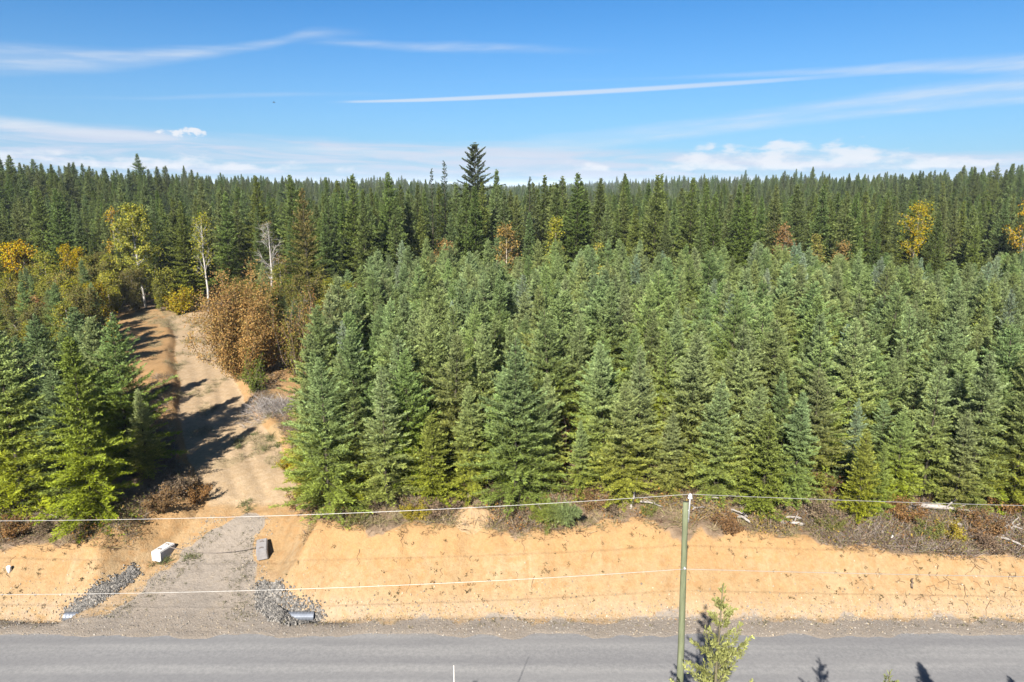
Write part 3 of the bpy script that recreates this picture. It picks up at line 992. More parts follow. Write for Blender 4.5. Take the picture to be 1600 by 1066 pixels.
def label_young(x, y, silver):
    dep = y * math.cos(R(PITCH)) + 18 * math.sin(R(PITCH))
    u = 800 + FPX * x / dep
    kind = 'pale silvery young fir' if silver else 'young blue-green fir'
    if u > 1640 or u < -40:
        return kind + ' of the plantation just outside the picture'
    ref = min(REFS, key=lambda r_: abs(r_[0] - u))[1]
    row = 'close behind' if y < 42 else ('a few rows behind' if y < 47 else ('many rows behind' if y < 54 else 'far behind'))
    return kind + ' ' + row + ' ' + ref


def label_tall(x, y):
    u = 800 + FPX * x / (y * math.cos(R(PITCH)) + 8 * math.sin(R(PITCH)))
    where = ('behind the orange-yellow maple' if u < 120 else 'behind the full yellow-green alder' if u < 265 else 'behind the slim white-trunked alder' if u < 365 else 'behind the leafless white alder' if u < 445
             else 'behind the dying fir' if u < 520 else 'left of the tallest tree' if u < 700 else 'round the foot of the tallest tree' if u < 790 else 'right of the tallest tree' if u < 930
             else 'above the power pole' if u < 1130 else 'left of the big golden maple' if u < 1380 else 'round the big golden maple' if u < 1480 else 'right of the big golden maple')
    return 'tall dark green fir ' + ('at the forest front ' if y < 101 else 'deeper in the forest ') + where


rest = []
for i, (x, y) in enumerate(pl_pts):
    h = (g.uniform(7.6, 11.0) if g.rand() < 0.88 else g.uniform(5.5, 8.0)) * (0.86 + 0.14 * sm(37, 44, y)) * (1 - 0.08 * sm(25, 50, x))
    silver = g.rand() < 0.08
    if i < N_IND:
        k = SILVER[g.randint(2)] if silver else YOUNG[g.randint(len(YOUNG))]
        plant(k, 'young_fir_tree', x, y, h, g.rand() * 6.28, label_young(x, y, silver), 'fir tree', GRP_Y, g.uniform(0.85, 1.2), (g.normal(0, 0.035), g.normal(0, 0.035)))
    else:
        rest.append((x, y, h, g.rand() * 6.28, g.randint(len(YOUNG)) if not silver else len(YOUNG) + g.randint(2)))
    placed.append((x, y, 1.0))


def grove_area(g, n_):
    y = g.uniform(37.2, 51, n_)
    x = -62 + g.rand(n_) * 42
    cx, w_, _ = dway(y)
    ok = (x < np.minimum(cx - w_ - 4.2 - 0.1 * (y - 37), dway(y + 13)[0] - 3.2)) & (x > -0.8 * y - 8) & (y > yT(x) + 1.6)
    return list(zip(x[ok], y[ok]))


gr_pts = scatter(6000, grove_area, 2.5, 8, placed)
for x, y in gr_pts:
    h = g.uniform(8.0, 10.5) * (1 - 0.25 * sm(46, 60, y))
    plant(YOUNG[g.randint(len(YOUNG))], 'grove_fir_tree', x, y, h, g.rand() * 6.28, ('blue-green fir in the second row of the left grove' if y < 42 else 'blue-green fir in the middle of the left grove' if y < 50 else 'blue-green fir at the back of the left grove'), 'fir tree', GRP_G, g.uniform(0.95, 1.15))
    placed.append((x, y, 1.2))


# ------------------------------------------------------------------ broadleaved trees and bushes
def broadleaf(seed, h, spread, base=0.3, n_limb=14, n_twig=7, n_leaf=9, leaf=0.2, cols=((0.2, 0.15, 0.02),), tr=0.12, bark=(0.3, 0.27, 0.22), stems=1, clus=0.35, lim_up=0.9, sway=0.25, shape=0.6, twig_r=0.012, keep=1.0):
    g = np.random.RandomState(seed)
    lf, wd = Geo(), Geo()
    cols = np.array(cols)
    for s_ in range(stems):
        out = 0 if stems == 1 else g.uniform(0.1, 0.32)
        oa = s_ * 6.28 / stems + g.rand()
        hh = h * g.uniform(0.82, 1.0) if stems > 1 else h
        n_ = 9
        t = np.linspace(0, 1, n_)
        px = np.cumsum(g.normal(0, sway / n_, n_)) + math.cos(oa) * out * hh * t ** 1.2 * 0.9
        py = np.cumsum(g.normal(0, sway / n_, n_)) + math.sin(oa) * out * hh * t ** 1.2 * 0.9
        pz = hh * 0.97 * t - 0.2 * (t == 0)
        P = np.stack([px, py, pz], 1)
        r_ = tr / math.sqrt(stems) * (1 - t) ** 0.9 + 0.015
        wd.add(*tube(P, r_, 6), bark)
        for i in range(n_limb):
            q = base + (1 - base) * (i + g.rand()) / n_limb
            q = min(q, 0.97)
            p0 = np.array([np.interp(q, t, P[:, k]) for k in range(3)])
            a = g.rand() * 6.28
            prof = math.sin(math.pi * min(1, (q - base) / (1 - base) * 0.82 + 0.18)) ** shape
            ll = spread * prof * g.uniform(0.65, 1.1) / (1 if stems == 1 else 1.25)
            dv = np.array([math.cos(a), math.sin(a), lim_up * g.uniform(0.5, 1.3)])
            dv /= np.linalg.norm(dv)
            tt = np.linspace(0, 1, 4)[:, None]
            Q = p0 + dv * ll * tt + np.array([0, 0, 0.18 * ll]) * tt ** 2 + np.cumsum(g.normal(0, 0.04 * ll, (4, 3)), 0) * (tt > 0)
            rr_ = np.interp(q, t, r_) * 0.36
            wd.add(*tube(Q, np.maximum(rr_ * (1 - tt[:, 0] * 0.85), 0.012), 4), np.array(bark) * 0.95)
            for k in range(n_twig):
                u = g.uniform(0.3, 1.0)
                b0 = np.array([np.interp(u, tt[:, 0], Q[:, c]) for c in range(3)])
                dd = dv * 0.6 + g.normal(0, 0.65, 3)
                dd /= np.linalg.norm(dd)
                tlg = clus * g.uniform(0.6, 1.5) + 0.22 * ll
                E = b0 + dd * tlg
                wd.add(*tube([b0, (b0 + E) / 2 + g.normal(0, 0.04, 3), E], [twig_r, twig_r * 0.8, twig_r * 0.4], 3), np.array(bark) * 0.85)
                m = int(n_leaf * g.uniform(0.5, 1.5))
                if m == 0 or g.rand() > keep:
                    continue
                f_ = g.rand(m)[:, None]
                c0 = b0 + (E - b0) * (0.25 + 0.85 * f_) + g.normal(0, clus * 0.5, (m, 3))
                cc = cols[g.randint(len(cols), size=m)] * g.uniform(0.75, 1.25, m)[:, None] * g.uniform(0.85, 1.15)
                dl = g.normal(0, 1, (m, 3))
                dl[:, 2] -= 0.3
                nn = g.normal(0, 0.7, (m, 3)) + np.array([0, -0.25, 0.8])
                v, f, _ = kites(c0, dl, nn, leaf * g.uniform(0.7, 1.3, m), leaf * 0.75 * g.uniform(0.7, 1.2, m), 0.5)
                lf.add(v, f, np.repeat(cc, 4, 0))
    if not lf.v:
        lf.add(np.zeros((4, 3)), [(0, 1, 2, 3)])
    return lf.arrays(), wd.arrays()


def bush(seed, h, spread, n_stem=14, n_leaf=150, leaf=0.16, cols=((0.2, 0.1, 0.04),), bark=(0.15, 0.11, 0.09)):
    g = np.random.RandomState(seed)
    lf, wd = Geo(), Geo()
    cols = np.array(cols)
    for i in range(n_stem):
        a = g.rand() * 6.28
        o = spread * math.sqrt(g.rand())
        hh = h * (1 - 0.4 * (o / spread) ** 2) * g.uniform(0.5, 1.05)
        t = np.linspace(0, 1, 5)[:, None]
        P = np.array([math.cos(a), math.sin(a), 0]) * o * (0.25 + 0.75 * t) + np.array([0, 0, 1]) * hh * t + np.cumsum(g.normal(0, 0.05 * h, (5, 3)), 0) * (t > 0)
        P[0, 2] = -0.15
        wd.add(*tube(P, 0.02 * h ** 0.5 * (1 - 0.8 * t[:, 0]), 4), bark)
        m = n_leaf
        f_ = 0.1 + 0.95 * g.rand(m) ** 0.85
        c0 = np.stack([np.interp(f_, t[:, 0], P[:, k]) for k in range(3)], 1) + g.normal(0, 1, (m, 3)) * np.array([0.17, 0.17, 0.13]) * (0.27 * h + 0.55 * spread) * 0.55
        c0[:, 2] = np.abs(c0[:, 2]) + 0.03
        cc = cols[g.randint(len(cols), size=m)] * g.uniform(0.7, 1.3, m)[:, None] * g.uniform(0.85, 1.15)
        v, f, _ = kites(c0, g.normal(0, 1, (m, 3)), g.normal(0, 0.7, (m, 3)) + np.array([0, -0.25, 0.8]), leaf * g.uniform(0.7, 1.3, m), leaf * 0.7 * g.uniform(0.7, 1.2, m), 0.5)
        lf.add(v, f, np.repeat(cc, 4, 0))
    return lf.arrays(), wd.arrays()


def put_tree(name, arrs, u, vb, label, cat, group=None, y=None, x=None, leafname='crown', extra_rot=0.0, rad=2.0):
    if y is None:
        x, y, z = on_ground(u, vb)
    else:
        if x is None:
            d = ray(u, vb or 430)
            x = d[0] / d[1] * y
        z = gz(x, y)
    k = Kind(arrs[0], arrs[1], M_LEAF, name)
    e = link(name, None, None, (x, y, z - 0.05), (0, 0, extra_rot))
    tag(e, label, cat, group)
    link('trunk', k.trunk, e)
    link(leafname, k.crown, e)
    placed.append((x, y, rad))
    return e


YEL = ((0.34, 0.26, 0.025), (0.29, 0.25, 0.03), (0.34, 0.22, 0.025), (0.24, 0.22, 0.03))
ORA = ((0.40, 0.25, 0.02), (0.38, 0.28, 0.025), (0.34, 0.18, 0.02), (0.29, 0.25, 0.035))
YGR = ((0.29, 0.28, 0.045), (0.23, 0.235, 0.04), (0.34, 0.3, 0.05), (0.18, 0.2, 0.035))
OLV = ((0.19, 0.19, 0.045), (0.15, 0.165, 0.035), (0.24, 0.21, 0.055), (0.2, 0.155, 0.05))
RUS = ((0.27, 0.145, 0.05), (0.21, 0.11, 0.04), (0.31, 0.19, 0.07), (0.2, 0.14, 0.05))
TAN = ((0.25, 0.18, 0.07), (0.21, 0.14, 0.05), (0.3, 0.21, 0.07), (0.16, 0.13, 0.04))
WHITE = (0.42, 0.395, 0.36)


def H(y, u, vt, x=None):
    d = ray(u, vt)
    xx = d[0] / d[1] * y if x is None else x
    return CAMZ + d[2] / d[1] * y - gz(xx, y)


# left clearing
put_tree('maple_tree', broadleaf(1, H(100, 28, 368), 3.2, 0.3, 12, 9, 12, 0.3, ORA, 0.22, (0.34, 0.3, 0.26), stems=3, clus=0.5), 28, 0, 'orange-yellow maple with pale forked stems at the left edge, before the dark firs', 'maple', y=100)
put_tree('alder_tree', broadleaf(2, H(97, 215, 322), 3.3, 0.14, 40, 11, 22, 0.26, YGR, 0.16, WHITE, clus=0.5, shape=0.5, sway=0.6), 222, 0, 'full yellow-green alder at the back of the clearing, white foot of its trunk showing', 'alder', y=97)
put_tree('alder_tree', broadleaf(3, H(95, 312, 333), 2.2, 0.36, 24, 9, 9, 0.22, YGR, 0.15, WHITE, clus=0.45, sway=0.9, keep=0.75, lim_up=1.2, twig_r=0.013), 322, 0, 'slim alder with a long white trunk and thin yellowing crown beside the rust brown bush', 'alder', y=95)
put_tree('alder_tree', broadleaf(4, H(90, 410, 343), 2.0, 0.38, 26, 9, 3, 0.16, TAN, 0.16, WHITE, clus=0.45, sway=0.9, keep=0.3, lim_up=1.3, twig_r=0.014), 420, 0, 'almost leafless alder with a white trunk behind the rust brown bush', 'alder', y=90)
put_tree('alder_tree', broadleaf(5, H(93, 432, 400), 1.9, 0.3, 16, 7, 6, 0.2, TAN, 0.1, (0.35, 0.3, 0.25), clus=0.4), 436, 0, 'tan-leaved young alder right of the leafless white alder', 'alder', y=93)
put_tree('rust_bush', bush(6, H(62, 380, 428, -24.0), 2.45, 110, 560, 0.155, tuple(tuple(c * 1.25 for c in q) for q in RUS), (0.22, 0.14, 0.08)), 383, 585, 'big rust brown bush right of the upper track', 'bush', rad=3.5)
put_tree('yellow_bush', bush(7, H(94, 275, 444), 2.6, 30, 110, 0.24, YEL), 278, 0, 'rounded golden yellow bush at the back of the clearing', 'bush', y=94)
put_tree('maple_tree', broadleaf(8, H(101, 186, 330), 1.6, 0.5, 9, 7, 10, 0.26, ORA, 0.1, (0.3, 0.26, 0.2), clus=0.4), 186, 0, 'small orange maple peeping out behind the top of the yellow-green alder', 'maple', y=104)
put_tree('maple_tree', bush(9, H(64, 130, 503), 2.6, 22, 110, 0.2, ORA), 128, 0, 'golden maple scrub showing behind the yellow-green fir of the grove', 'maple', y=64)
left_mix = [(70, 395, 92, YGR, 2.0, 'yellow-green sapling left of the golden-topped sapling in the clearing'), (118, 382, 96, YEL, 1.6, 'golden-topped sapling at the back left of the clearing'),
            (100, 430, 86, OLV, 2.2, 'olive leaved alder sapling in front of the golden-topped sapling'), (150, 410, 93, OLV, 2.0, 'olive alder sapling left of the full yellow-green alder'),
            (20, 445, 80, OLV, 2.2, 'olive brown thicket tree below the orange maple at the left edge'), (60, 455, 78, RUS, 2.0, 'rusty leaved sapling below the orange maple'),
            (165, 430, 90, YGR, 1.8, 'low yellow-green sapling at the foot of the full alder'), (250, 420, 98, YGR, 1.6, 'thin yellow-green sapling between the full alder and the yellow bush')]
for i, (u, vt, y, cl, sp_, lb) in enumerate(left_mix):
    put_tree('alder_sapling', broadleaf(20 + i, H(y, u, vt), sp_ * 0.8, 0.1, 26, 9, 20, 0.17, cl, 0.08, (0.32, 0.28, 0.24), clus=0.45, stems=1 + i % 2, sway=0.5), u, 0, lb, 'sapling', 'saplings at the back of the clearing', y=y)
right_edge = [(452, 470, 62, OLV, 1.6, 3.6, 'olive bush beside the rust brown bush'), (494, 446, 66, RUS, 2.0, 0, 'rusty tan thicket left of the plantation, below the dying fir'), (468, 462, 64, TAN, 1.7, 0, 'tan leaved thicket below the dying fir')]
for i, (u, vt, y, cl, sp_, h_, lb) in enumerate(right_edge):
    put_tree('thicket_bush', bush(40 + i, H(y, u, vt), sp_, 24, 110, 0.17, cl), u, 0, lb, 'bush', y=y)
put_tree('green_bush', bush(46, 3.6, 1.3, 18, 110, 0.15, ((0.12, 0.15, 0.03), (0.1, 0.12, 0.03))), 400, 612, 'green bush at the foot of the rust brown bush, by the track', 'bush')
# mixed growth that fills the back of the clearing
MIX = [Kind(*broadleaf(500 + i, hh_, sp_, 0.06, 26, 9, 20, 0.15, tuple(tuple(c * 0.78 for c in q) for q in cl_), 0.07, (0.3, 0.27, 0.23), clus=0.4, stems=1 + i % 3, sway=0.5), M_LEAF, 'sapling')
       for i, (hh_, sp_, cl_) in enumerate([(7.0, 1.15, YGR), (6.0, 1.2, OLV), (7.5, 1.1, OLV), (4.5, 1.2, TAN), (6.0, 1.1, RUS), (5.0, 1.1, YEL)])]
MIX_L = ['yellow-green alder sapling in the thicket behind the left grove', 'olive alder sapling in the thicket behind the left grove', 'slim olive sapling in the thicket behind the left grove',
         'tan leaved scrub in the thicket behind the left grove', 'rusty leaved sapling in the thicket behind the left grove', 'yellow scrub in the thicket behind the left grove']


def thicket(g_, n_):
    y = 60 + 40 * g_.rand(n_)
    x = -0.82 * y + g_.rand(n_) * (0.82 * y - 14)
    cx, w_, _ = dway(y)
    lf = (((x < cx - w_ - 8.5) & (x < -0.6 * y)) | ((y > 93) & (x < -45))) & (y < 99 - 5 * (x > -52))
    rt_ = (x > cx + w_ + 2.2) & (y > 68) & (y < 90) & (x < np.interp(y, [56, 65, 90], [-16.3, -17, -20]))
    return list(zip(x[lf | rt_], y[lf | rt_]))


tg = np.random.RandomState(515)
for x, y in scatter(3000, thicket, 2.7, 514, placed):
    left_ = x < dway(y)[0]
    q = tg.rand()
    if q < (0.36 if left_ else 0.5):
        plant(YOUNG[tg.randint(len(YOUNG))], 'thicket_fir_tree', x, y, tg.uniform(4.5, 8.5), tg.rand() * 6.28, 'young fir in the thicket behind the left grove' if left_ else 'young fir between the rust brown bush and the plantation', 'fir tree', 'firs of the thickets')
    else:
        k = tg.choice(6, p=[0.4, 0.22, 0.2, 0.05, 0.04, 0.09])
        plant(MIX[k], 'thicket_sapling', x, y, MIX[k].h * tg.uniform(0.55, 1.1), tg.rand() * 6.28, MIX_L[k] if left_ else MIX_L[k].replace('behind the left grove', 'right of the rust brown bush'), 'sapling', 'saplings of the thickets', 1.1)
    placed.append((x, y, 1.0))
# coloured trees among the far firs
for i, (u, vt, y, cl, sp_, lb) in enumerate([
        (792, 350, 88, TAN, 1.7, 'tan maple with a thin stem rising between plantation and tall forest, near the middle'),
        (695, 378, 86, RUS, 1.6, 'thin rusty brown maple at the back edge of the plantation, below the tallest fir'),
        (868, 338, 93, YGR, 1.0, 'narrow yellow-green tree squeezed among tall dark firs right of the tan maple'),
        (1425, 316, 97, YEL, 2.2, 'big golden maple among the dark firs on the right'),
        (1592, 316, 96, ORA, 2.1, 'golden maple cut by the right edge of the photo'),
        (945, 418, 74, YGR, 1.4, 'yellowish sapling among the blue-green firs of the plantation'),
        (930, 380, 84, YGR, 0.8, 'small yellow sapling at the back edge of the plantation'),
        (1310, 376, 88, TAN, 0.9, 'small orange tree at the back edge of the plantation on the right'),
        (1222, 350, 92, RUS, 1.2, 'brownish bare-looking maple in the gap before the tall forest'),
        (1270, 366, 94, OLV, 1.0, 'tan sapling in the gap right of the brownish maple')]):
    hh = H(y, u, vt)
    put_tree('maple_tree', broadleaf(60 + i, hh, sp_, max(0.2, 1 - 7.0 * max(1, sp_ / 2.0) / hh), 18, 9, 12, 0.22, cl, 0.13, (0.33, 0.28, 0.22), clus=0.45), u, 0, lb, 'maple', 'autumn trees among the firs', y=y)
put_tree('dead_bush', bush(80, 3.8, 0.9, 16, 60, 0.13, ((0.16, 0.08, 0.035), (0.12, 0.06, 0.03))), 876, 740, 'rusty dead bush in a narrow gap of the front row', 'bush')
put_tree('dead_bush', bush(81, 1.9, 1.3, 16, 45, 0.12, ((0.12, 0.06, 0.035), (0.16, 0.08, 0.04))), 1285, 785, 'dark red-brown bush in the hollow left of the lime firs', 'bush')

# ------------------------------------------------------------------ the tall forest
for u_, y_ in ((1425, 92), (1592, 91), (1425, 88), (215, 92), (315, 91), (420, 86), (868, 89)):
    d_ = ray(u_, 420)
    placed.append((d_[0] / d_[1] * y_, y_, 3.0))
GRP_T = 'tall firs of the forest behind the plantation'
SPIRE = Kind(*fir(300, 30.0, 9.0, z0=0.3, wh=0.95, nb=6, inter=5, sp=0.26, tl=1.1, tw=0.36, fine=3, low=(0.06, 0.075, 0.026), high=(0.065, 0.083, 0.032), pw=0.58, droop=0.34, patchy=0.34, top_up=30), name='veteran_fir')
DYING = Kind(*fir(301, 15.0, 3.1, z0=0.06, wh=0.62, nb=6, inter=5, sp=0.24, tl=0.65, tw=0.17, fine=2, low=(0.15, 0.17, 0.04), high=(0.19, 0.168, 0.06), droop=0.3, patchy=0.15), name='dying_fir')
SNAG = Kind(*fir(302, 18.0, 2.3, z0=0.1, wh=0.7, nb=5, inter=4, sp=0.3, tl=0.6, tw=0.18, fine=2, low=(0.05, 0.062, 0.024), high=(0.05, 0.066, 0.03), patchy=0.25), name='thin_fir')


def far_tree(kind, u, vt, y, label, wide=1.0, name='tall_fir_tree', group=GRP_T, cat='tall conifer'):
    d = ray(u, vt)
    x = d[0] / d[1] * y
    z = gz(x, y)
    placed.append((x, y, 2.0))
    return plant(kind, name, x, y, CAMZ + d[2] / d[1] * y - z, random.random() * 6.28, label, cat, group, wide)


far_tree(SPIRE, 742, 221, 135, 'tallest tree of all, ragged old fir spire standing against the sky', 1.0, group='tall firs of the forest behind the plantation')
far_tree(DYING, 472, 292, 84, 'dying fir with a rusty thinning top, right of the leafless alder', 0.9)
far_tree(SNAG, 694, 250, 108, 'slim dark fir spire on the skyline, left of the tallest tree', 1.0)
far_tree(SNAG, 674, 262, 103, 'very thin dark fir spire, second to the left of the tallest tree', 0.8)
far_tree(TALL[0], 776, 263, 112, 'fir spire on the skyline just right of the tallest tree', 0.9)
far_tree(TALL[1], 903, 268, 96, 'broad fir breaking the skyline right of the middle', 1.1)
far_tree(TALL[2], 1028, 272, 97, 'fir breaking the skyline above the power pole', 1.0)
far_tree(TALL[3], 1083, 276, 98, 'fir on the skyline right of the one above the power pole', 1.0)
far_tree(TALL[1], 550, 270, 95, 'fir on the skyline right of the dying fir', 0.95)
far_tree(TALL[4], 606, 267, 98, 'fir on the skyline midway between the dying fir and the tallest tree', 0.95)
far_tree(TALL[2], 742, 290, 93, 'grey-green fir standing in front of the tallest tree', 1.1)
far_tree(SNAG, 828, 275, 100, 'thin fir spire right of the tallest tree, on the skyline', 0.9)


def forest(g, n_, y0=84, y1=133):
    y = y0 + (y1 - y0) * g.rand(n_)
    x = (g.rand(n_) * 2 - 1) * (1.1 * y + 45)
    f0 = 90 + 4 * vnoise(x * 0.1, y * 0 + 7) + 9 * sm(-24, -36, x) + 3 * sm(-60, -75, x)
    f0 = np.where((x > -22) & (x < -8), 84, f0)
    ok = y > f0
    return list(zip(x[ok], y[ok]))


tf_pts = scatter(36000, forest, 3.9, 31, placed)
tf_pts.sort(key=lambda p: p[1] + (1000 if abs(p[0]) > 0.8 * p[1] + 6 else 0))
stuff_tall = []
for i, (x, y) in enumerate(tf_pts):
    h = (g.uniform(13.2, 18.2) if g.rand() < 0.82 else g.uniform(9.0, 13.5)) * (1 + 0.1 * (g.rand() < 0.1)) * (0.93 + 0.16 * float(vnoise(x * 0.06 + 5, y * 0.05))) * (1 - 0.1 * float(sm(20, 60, x)))
    k = g.randint(len(TALL))
    if i < 285:
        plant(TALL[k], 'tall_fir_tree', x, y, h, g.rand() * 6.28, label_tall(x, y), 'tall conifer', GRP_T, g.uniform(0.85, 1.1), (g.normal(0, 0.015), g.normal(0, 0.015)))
    else:
        stuff_tall.append((x, y, h, g.rand() * 6.28, k))


def farther(y0, y1, dist, seed):
    def f(g_, n_):
        y = y0 + (y1 - y0) * g_.rand(n_)
        x = (g_.rand(n_) * 2 - 1) * (1.1 * y + 45)
        return list(zip(x, y))
    area = (y1 - y0) * (1.1 * (y0 + y1) + 90)
    return scatter(int(area / dist ** 2 * 2.2), f, dist, seed, ())


for y0, y1, dist in ((133, 230, 4.6), (230, 420, 6.5), (420, 900, 11.0), (900, 2200, 24.0)):
    for x, y in farther(y0, y1, dist, int(y0)):
        stuff_tall.append((x, y, g.uniform(9.0, 14.0) * (1 + 0.25 * (g.rand() < 0.08)) * (0.85 + 0.4 * float(vnoise(x * 0.03 + 2, y * 0.025))), g.rand() * 6.28, g.randint(len(TALL))))


def stuff(name, pts, kinds, label, wide=1.0):
    p = np.array(pts)
    z = fields(p[:, 0], p[:, 1])[0]
    me = bpy.data.meshes.new(name)
    me.vertices.add(len(p))
    me.vertices.foreach_set('co', np.stack([p[:, 0], p[:, 1], z - 0.1], 1).astype(np.float32).ravel())
    src = [k.whole(name + '_tree') for k in kinds]
    hh = np.array([k.h for k in kinds])
    ki = p[:, 4].astype(int)
    for nm, typ, val in (('turn', 'FLOAT', p[:, 3]), ('size', 'FLOAT', p[:, 2] / hh[ki]), ('sort', 'INT', ki)):
        a = me.attributes.new(nm, typ, 'POINT')
        a.data.foreach_set('value', val.astype(np.float32 if typ == 'FLOAT' else np.int32))
    o = link(name, me)
    tag(o, label, None, None, 'stuff')
    ng = bpy.data.node_groups.new(name, 'GeometryNodeTree')
    ng.interface.new_socket('Geometry', in_out='INPUT', socket_type='NodeSocketGeometry')
    ng.interface.new_socket('Geometry', in_out='OUTPUT', socket_type='NodeSocketGeometry')
    N = ng.nodes.new
    L_ = ng.links.new
    gi, go = N('NodeGroupInput'), N('NodeGroupOutput')
    join = N('GeometryNodeJoinGeometry')
    for s_ in src[::-1]:
        oi = N('GeometryNodeObjectInfo')
        oi.transform_space = 'ORIGINAL'
        oi.inputs['Object'].default_value = s_
        oi.inputs['As Instance'].default_value = True
        L_(oi.outputs['Geometry'], join.inputs[0])

    def attr(nm, typ):
        a = N('GeometryNodeInputNamedAttribute')
        a.data_type = typ
        a.inputs['Name'].default_value = nm
        return a.outputs[0]
    io = N('GeometryNodeInstanceOnPoints')
    L_(gi.outputs[0], io.inputs['Points'])
    L_(join.outputs[0], io.inputs['Instance'])
    io.inputs['Pick Instance'].default_value = True
    L_(attr('sort', 'INT'), io.inputs['Instance Index'])
    cx = N('ShaderNodeCombineXYZ')
    L_(attr('turn', 'FLOAT'), cx.inputs[2])
    er = N('FunctionNodeEulerToRotation')
    L_(cx.outputs[0], er.inputs[0])
    L_(er.outputs[0], io.inputs['Rotation'])
    cs = N('ShaderNodeCombineXYZ')
    sz = attr('size', 'FLOAT')
    fat = N('ShaderNodeMath')
    fat.operation = 'MULTIPLY'
    fat.inputs[1].default_value = wide
    L_(sz, fat.inputs[0])
    for q in range(3):
        L_(sz if q == 2 else fat.outputs[0], cs.inputs[q])
    L_(cs.outputs[0], io.inputs['Scale'])
    L_(io.outputs[0], go.inputs[0])
    md = o.modifiers.new('trees', 'NODES')
    md.node_group = ng
    return o


if rest:
    stuff('plantation_woods', rest, YOUNG + SILVER, 'back rows of the young fir plantation merging into one green mass')
stuff('distant_forest', stuff_tall, TALL, 'dark fir forest rolling away to the skyline', 1.4)

# ------------------------------------------------------------------ trees on the camera side of the road
NEAR = Kind(*fir(400, 9.0, 3.1, z0=0.1, wh=0.55, nb=5, inter=3, sp=0.09, tl=0.3, tw=0.05, fine=7, low=(0.2, 0.215, 0.07), high=(0.22, 0.23, 0.09), pw=0.95, droop=0.05, patchy=0.3, top_up=50, lead=0.75, bark=(0.12, 0.105, 0.06)), name='roadside_fir')


def near_tree(u, vt, y, kind, label, name='roadside_fir_tree', wide=1.0):
    d = ray(u, vt)
    x = d[0] / d[1] * y
    z = gz(x, y)
    return plant(kind, name, x, y, CAMZ + d[2] / d[1] * y - z, random.random() * 6.28, label, 'fir tree', 'firs on the near side of the road', wide)


near_tree(1132, 905, 18.5, NEAR, 'pale green fir top beside the power pole, in front of the grey road', wide=0.92)
near_tree(1392, 1042, 18.5, NEAR, 'tip of a small fir at the bottom edge, right of the pale green fir')
for (x, y, t) in ((16.4, 18.2, 7.3), (20.6, 19.6, 5.6), (-4.3, 17.2, 7.15)):
    z = gz(x, y)
    plant(YELLOWISH, 'roadside_fir_tree', x, y, t - z, random.random() * 6.28, 'fir below the picture whose shadow falls on the road', 'fir tree', 'firs on the near side of the road', 0.8)
sap = Geo()
q = at_y(709, 1040, 19.0)
z0 = gz(q[0], 19.0)
sap.add(*tube([(0, 0, -0.2), (0.05, 0, 3), (-0.02, 0.03, 6), (0, 0, q[2] - z0)], [0.05, 0.036, 0.02, 0.008], 6), (0.85, 0.8, 0.72))
so = link('bare_sapling', sap.mesh('bare_sapling', M_BARK, True), None, (q[0], 19.0, z0))
tag(so, 'thin bare pale sapling tip poking up from the bottom edge', 'sapling')

# ------------------------------------------------------------------ power line
PX, PY = 6.38, 22.0
pz0 = gz(PX, PY)
pole = link('power_pole', None, None, (PX, PY, pz0))
tag(pole, 'green-tinted wooden power pole standing on the near side of the road', 'power pole')
topx = at_y(1071.5, 785, PY)
PH = topx[2] - pz0
dx = topx[0] - PX
pg = Geo()
zt = np.linspace(-0.4, PH, 14)
pg.add(*tube(np.stack([dx * zt / PH, 0 * zt, zt], 1), np.interp(zt, [0, PH], [0.145, 0.095]), 14), (0.135, 0.15, 0.085))
link('shaft', pg.mesh('shaft', M_POLE, True), pole)
bg_ = Geo()
bx, bz = dx + 0.13, PH
bg_.add(*tube([(bx, -0.01, bz - 0.75), (bx + 0.01, -0.01, bz + 0.1), (bx + 0.012, -0.01, bz + 0.17)], [0.03, 0.03, 0.02], 8), (0.62, 0.63, 0.64))
bg_.add(*tube([(dx + 0.06, -0.02, bz - 0.62), (bx + 0.02, -0.02, bz - 0.62)], [0.022, 0.022], 6), (0.5, 0.5, 0.5))
bg_.add(*tube([(dx + 0.06, -0.02, bz - 0.3), (bx + 0.02, -0.02, bz - 0.3)], [0.022, 0.022], 6), (0.5, 0.5, 0.5))
br = link('pin_bracket', bg_.mesh('pin_bracket', M_METAL, True), pole)
ig = Geo()
zi = bz + 0.14
ig.add(*tube([(bx + 0.012, -0.01, zi + a) for a in (0, 0.02, 0.05, 0.07, 0.1, 0.13, 0.15, 0.17, 0.19)], [0.035, 0.085, 0.08, 0.045, 0.075, 0.065, 0.04, 0.05, 0.02], 12), (0.5, 0.5, 0.55))
link('insulator', ig.mesh('insulator', M_PLAIN, True), pole)
wz_top = pz0 + zi + 0.17
wx_top = PX + bx
q2 = at_y(1066, 888, PY - 0.14)
ng_ = Geo()
fx = (q2[2] - pz0) / PH
ng_.add(*tube([(dx * fx, -0.08, q2[2] - pz0), (dx * fx, -0.2, q2[2] - pz0)], [0.04, 0.03], 8), (0.75, 0.75, 0.75))
link('wire_clamp', ng_.mesh('wire_clamp', M_METAL, True), pole)


def wire(name, x0, y0, z0, sl, sr, label, rad):
    pts = []
    for i in range(0, 41):
        a = i / 40
        pts.append((x0 - 52 * (1 - a), y0, z0 - 4 * sl * a * (1 - a)))
    for i in range(1, 41):
        a = i / 40
        pts.append((x0 + 52 * a, y0, z0 - 4 * sr * a * (1 - a)))
    w_ = Geo()
    w_.add(*tube(pts, rad, 6), (0.4, 0.385, 0.365))
    o = link(name, w_.mesh(name, M_METAL, True))
    return tag(o, label, 'power line', 'wires on the power pole')


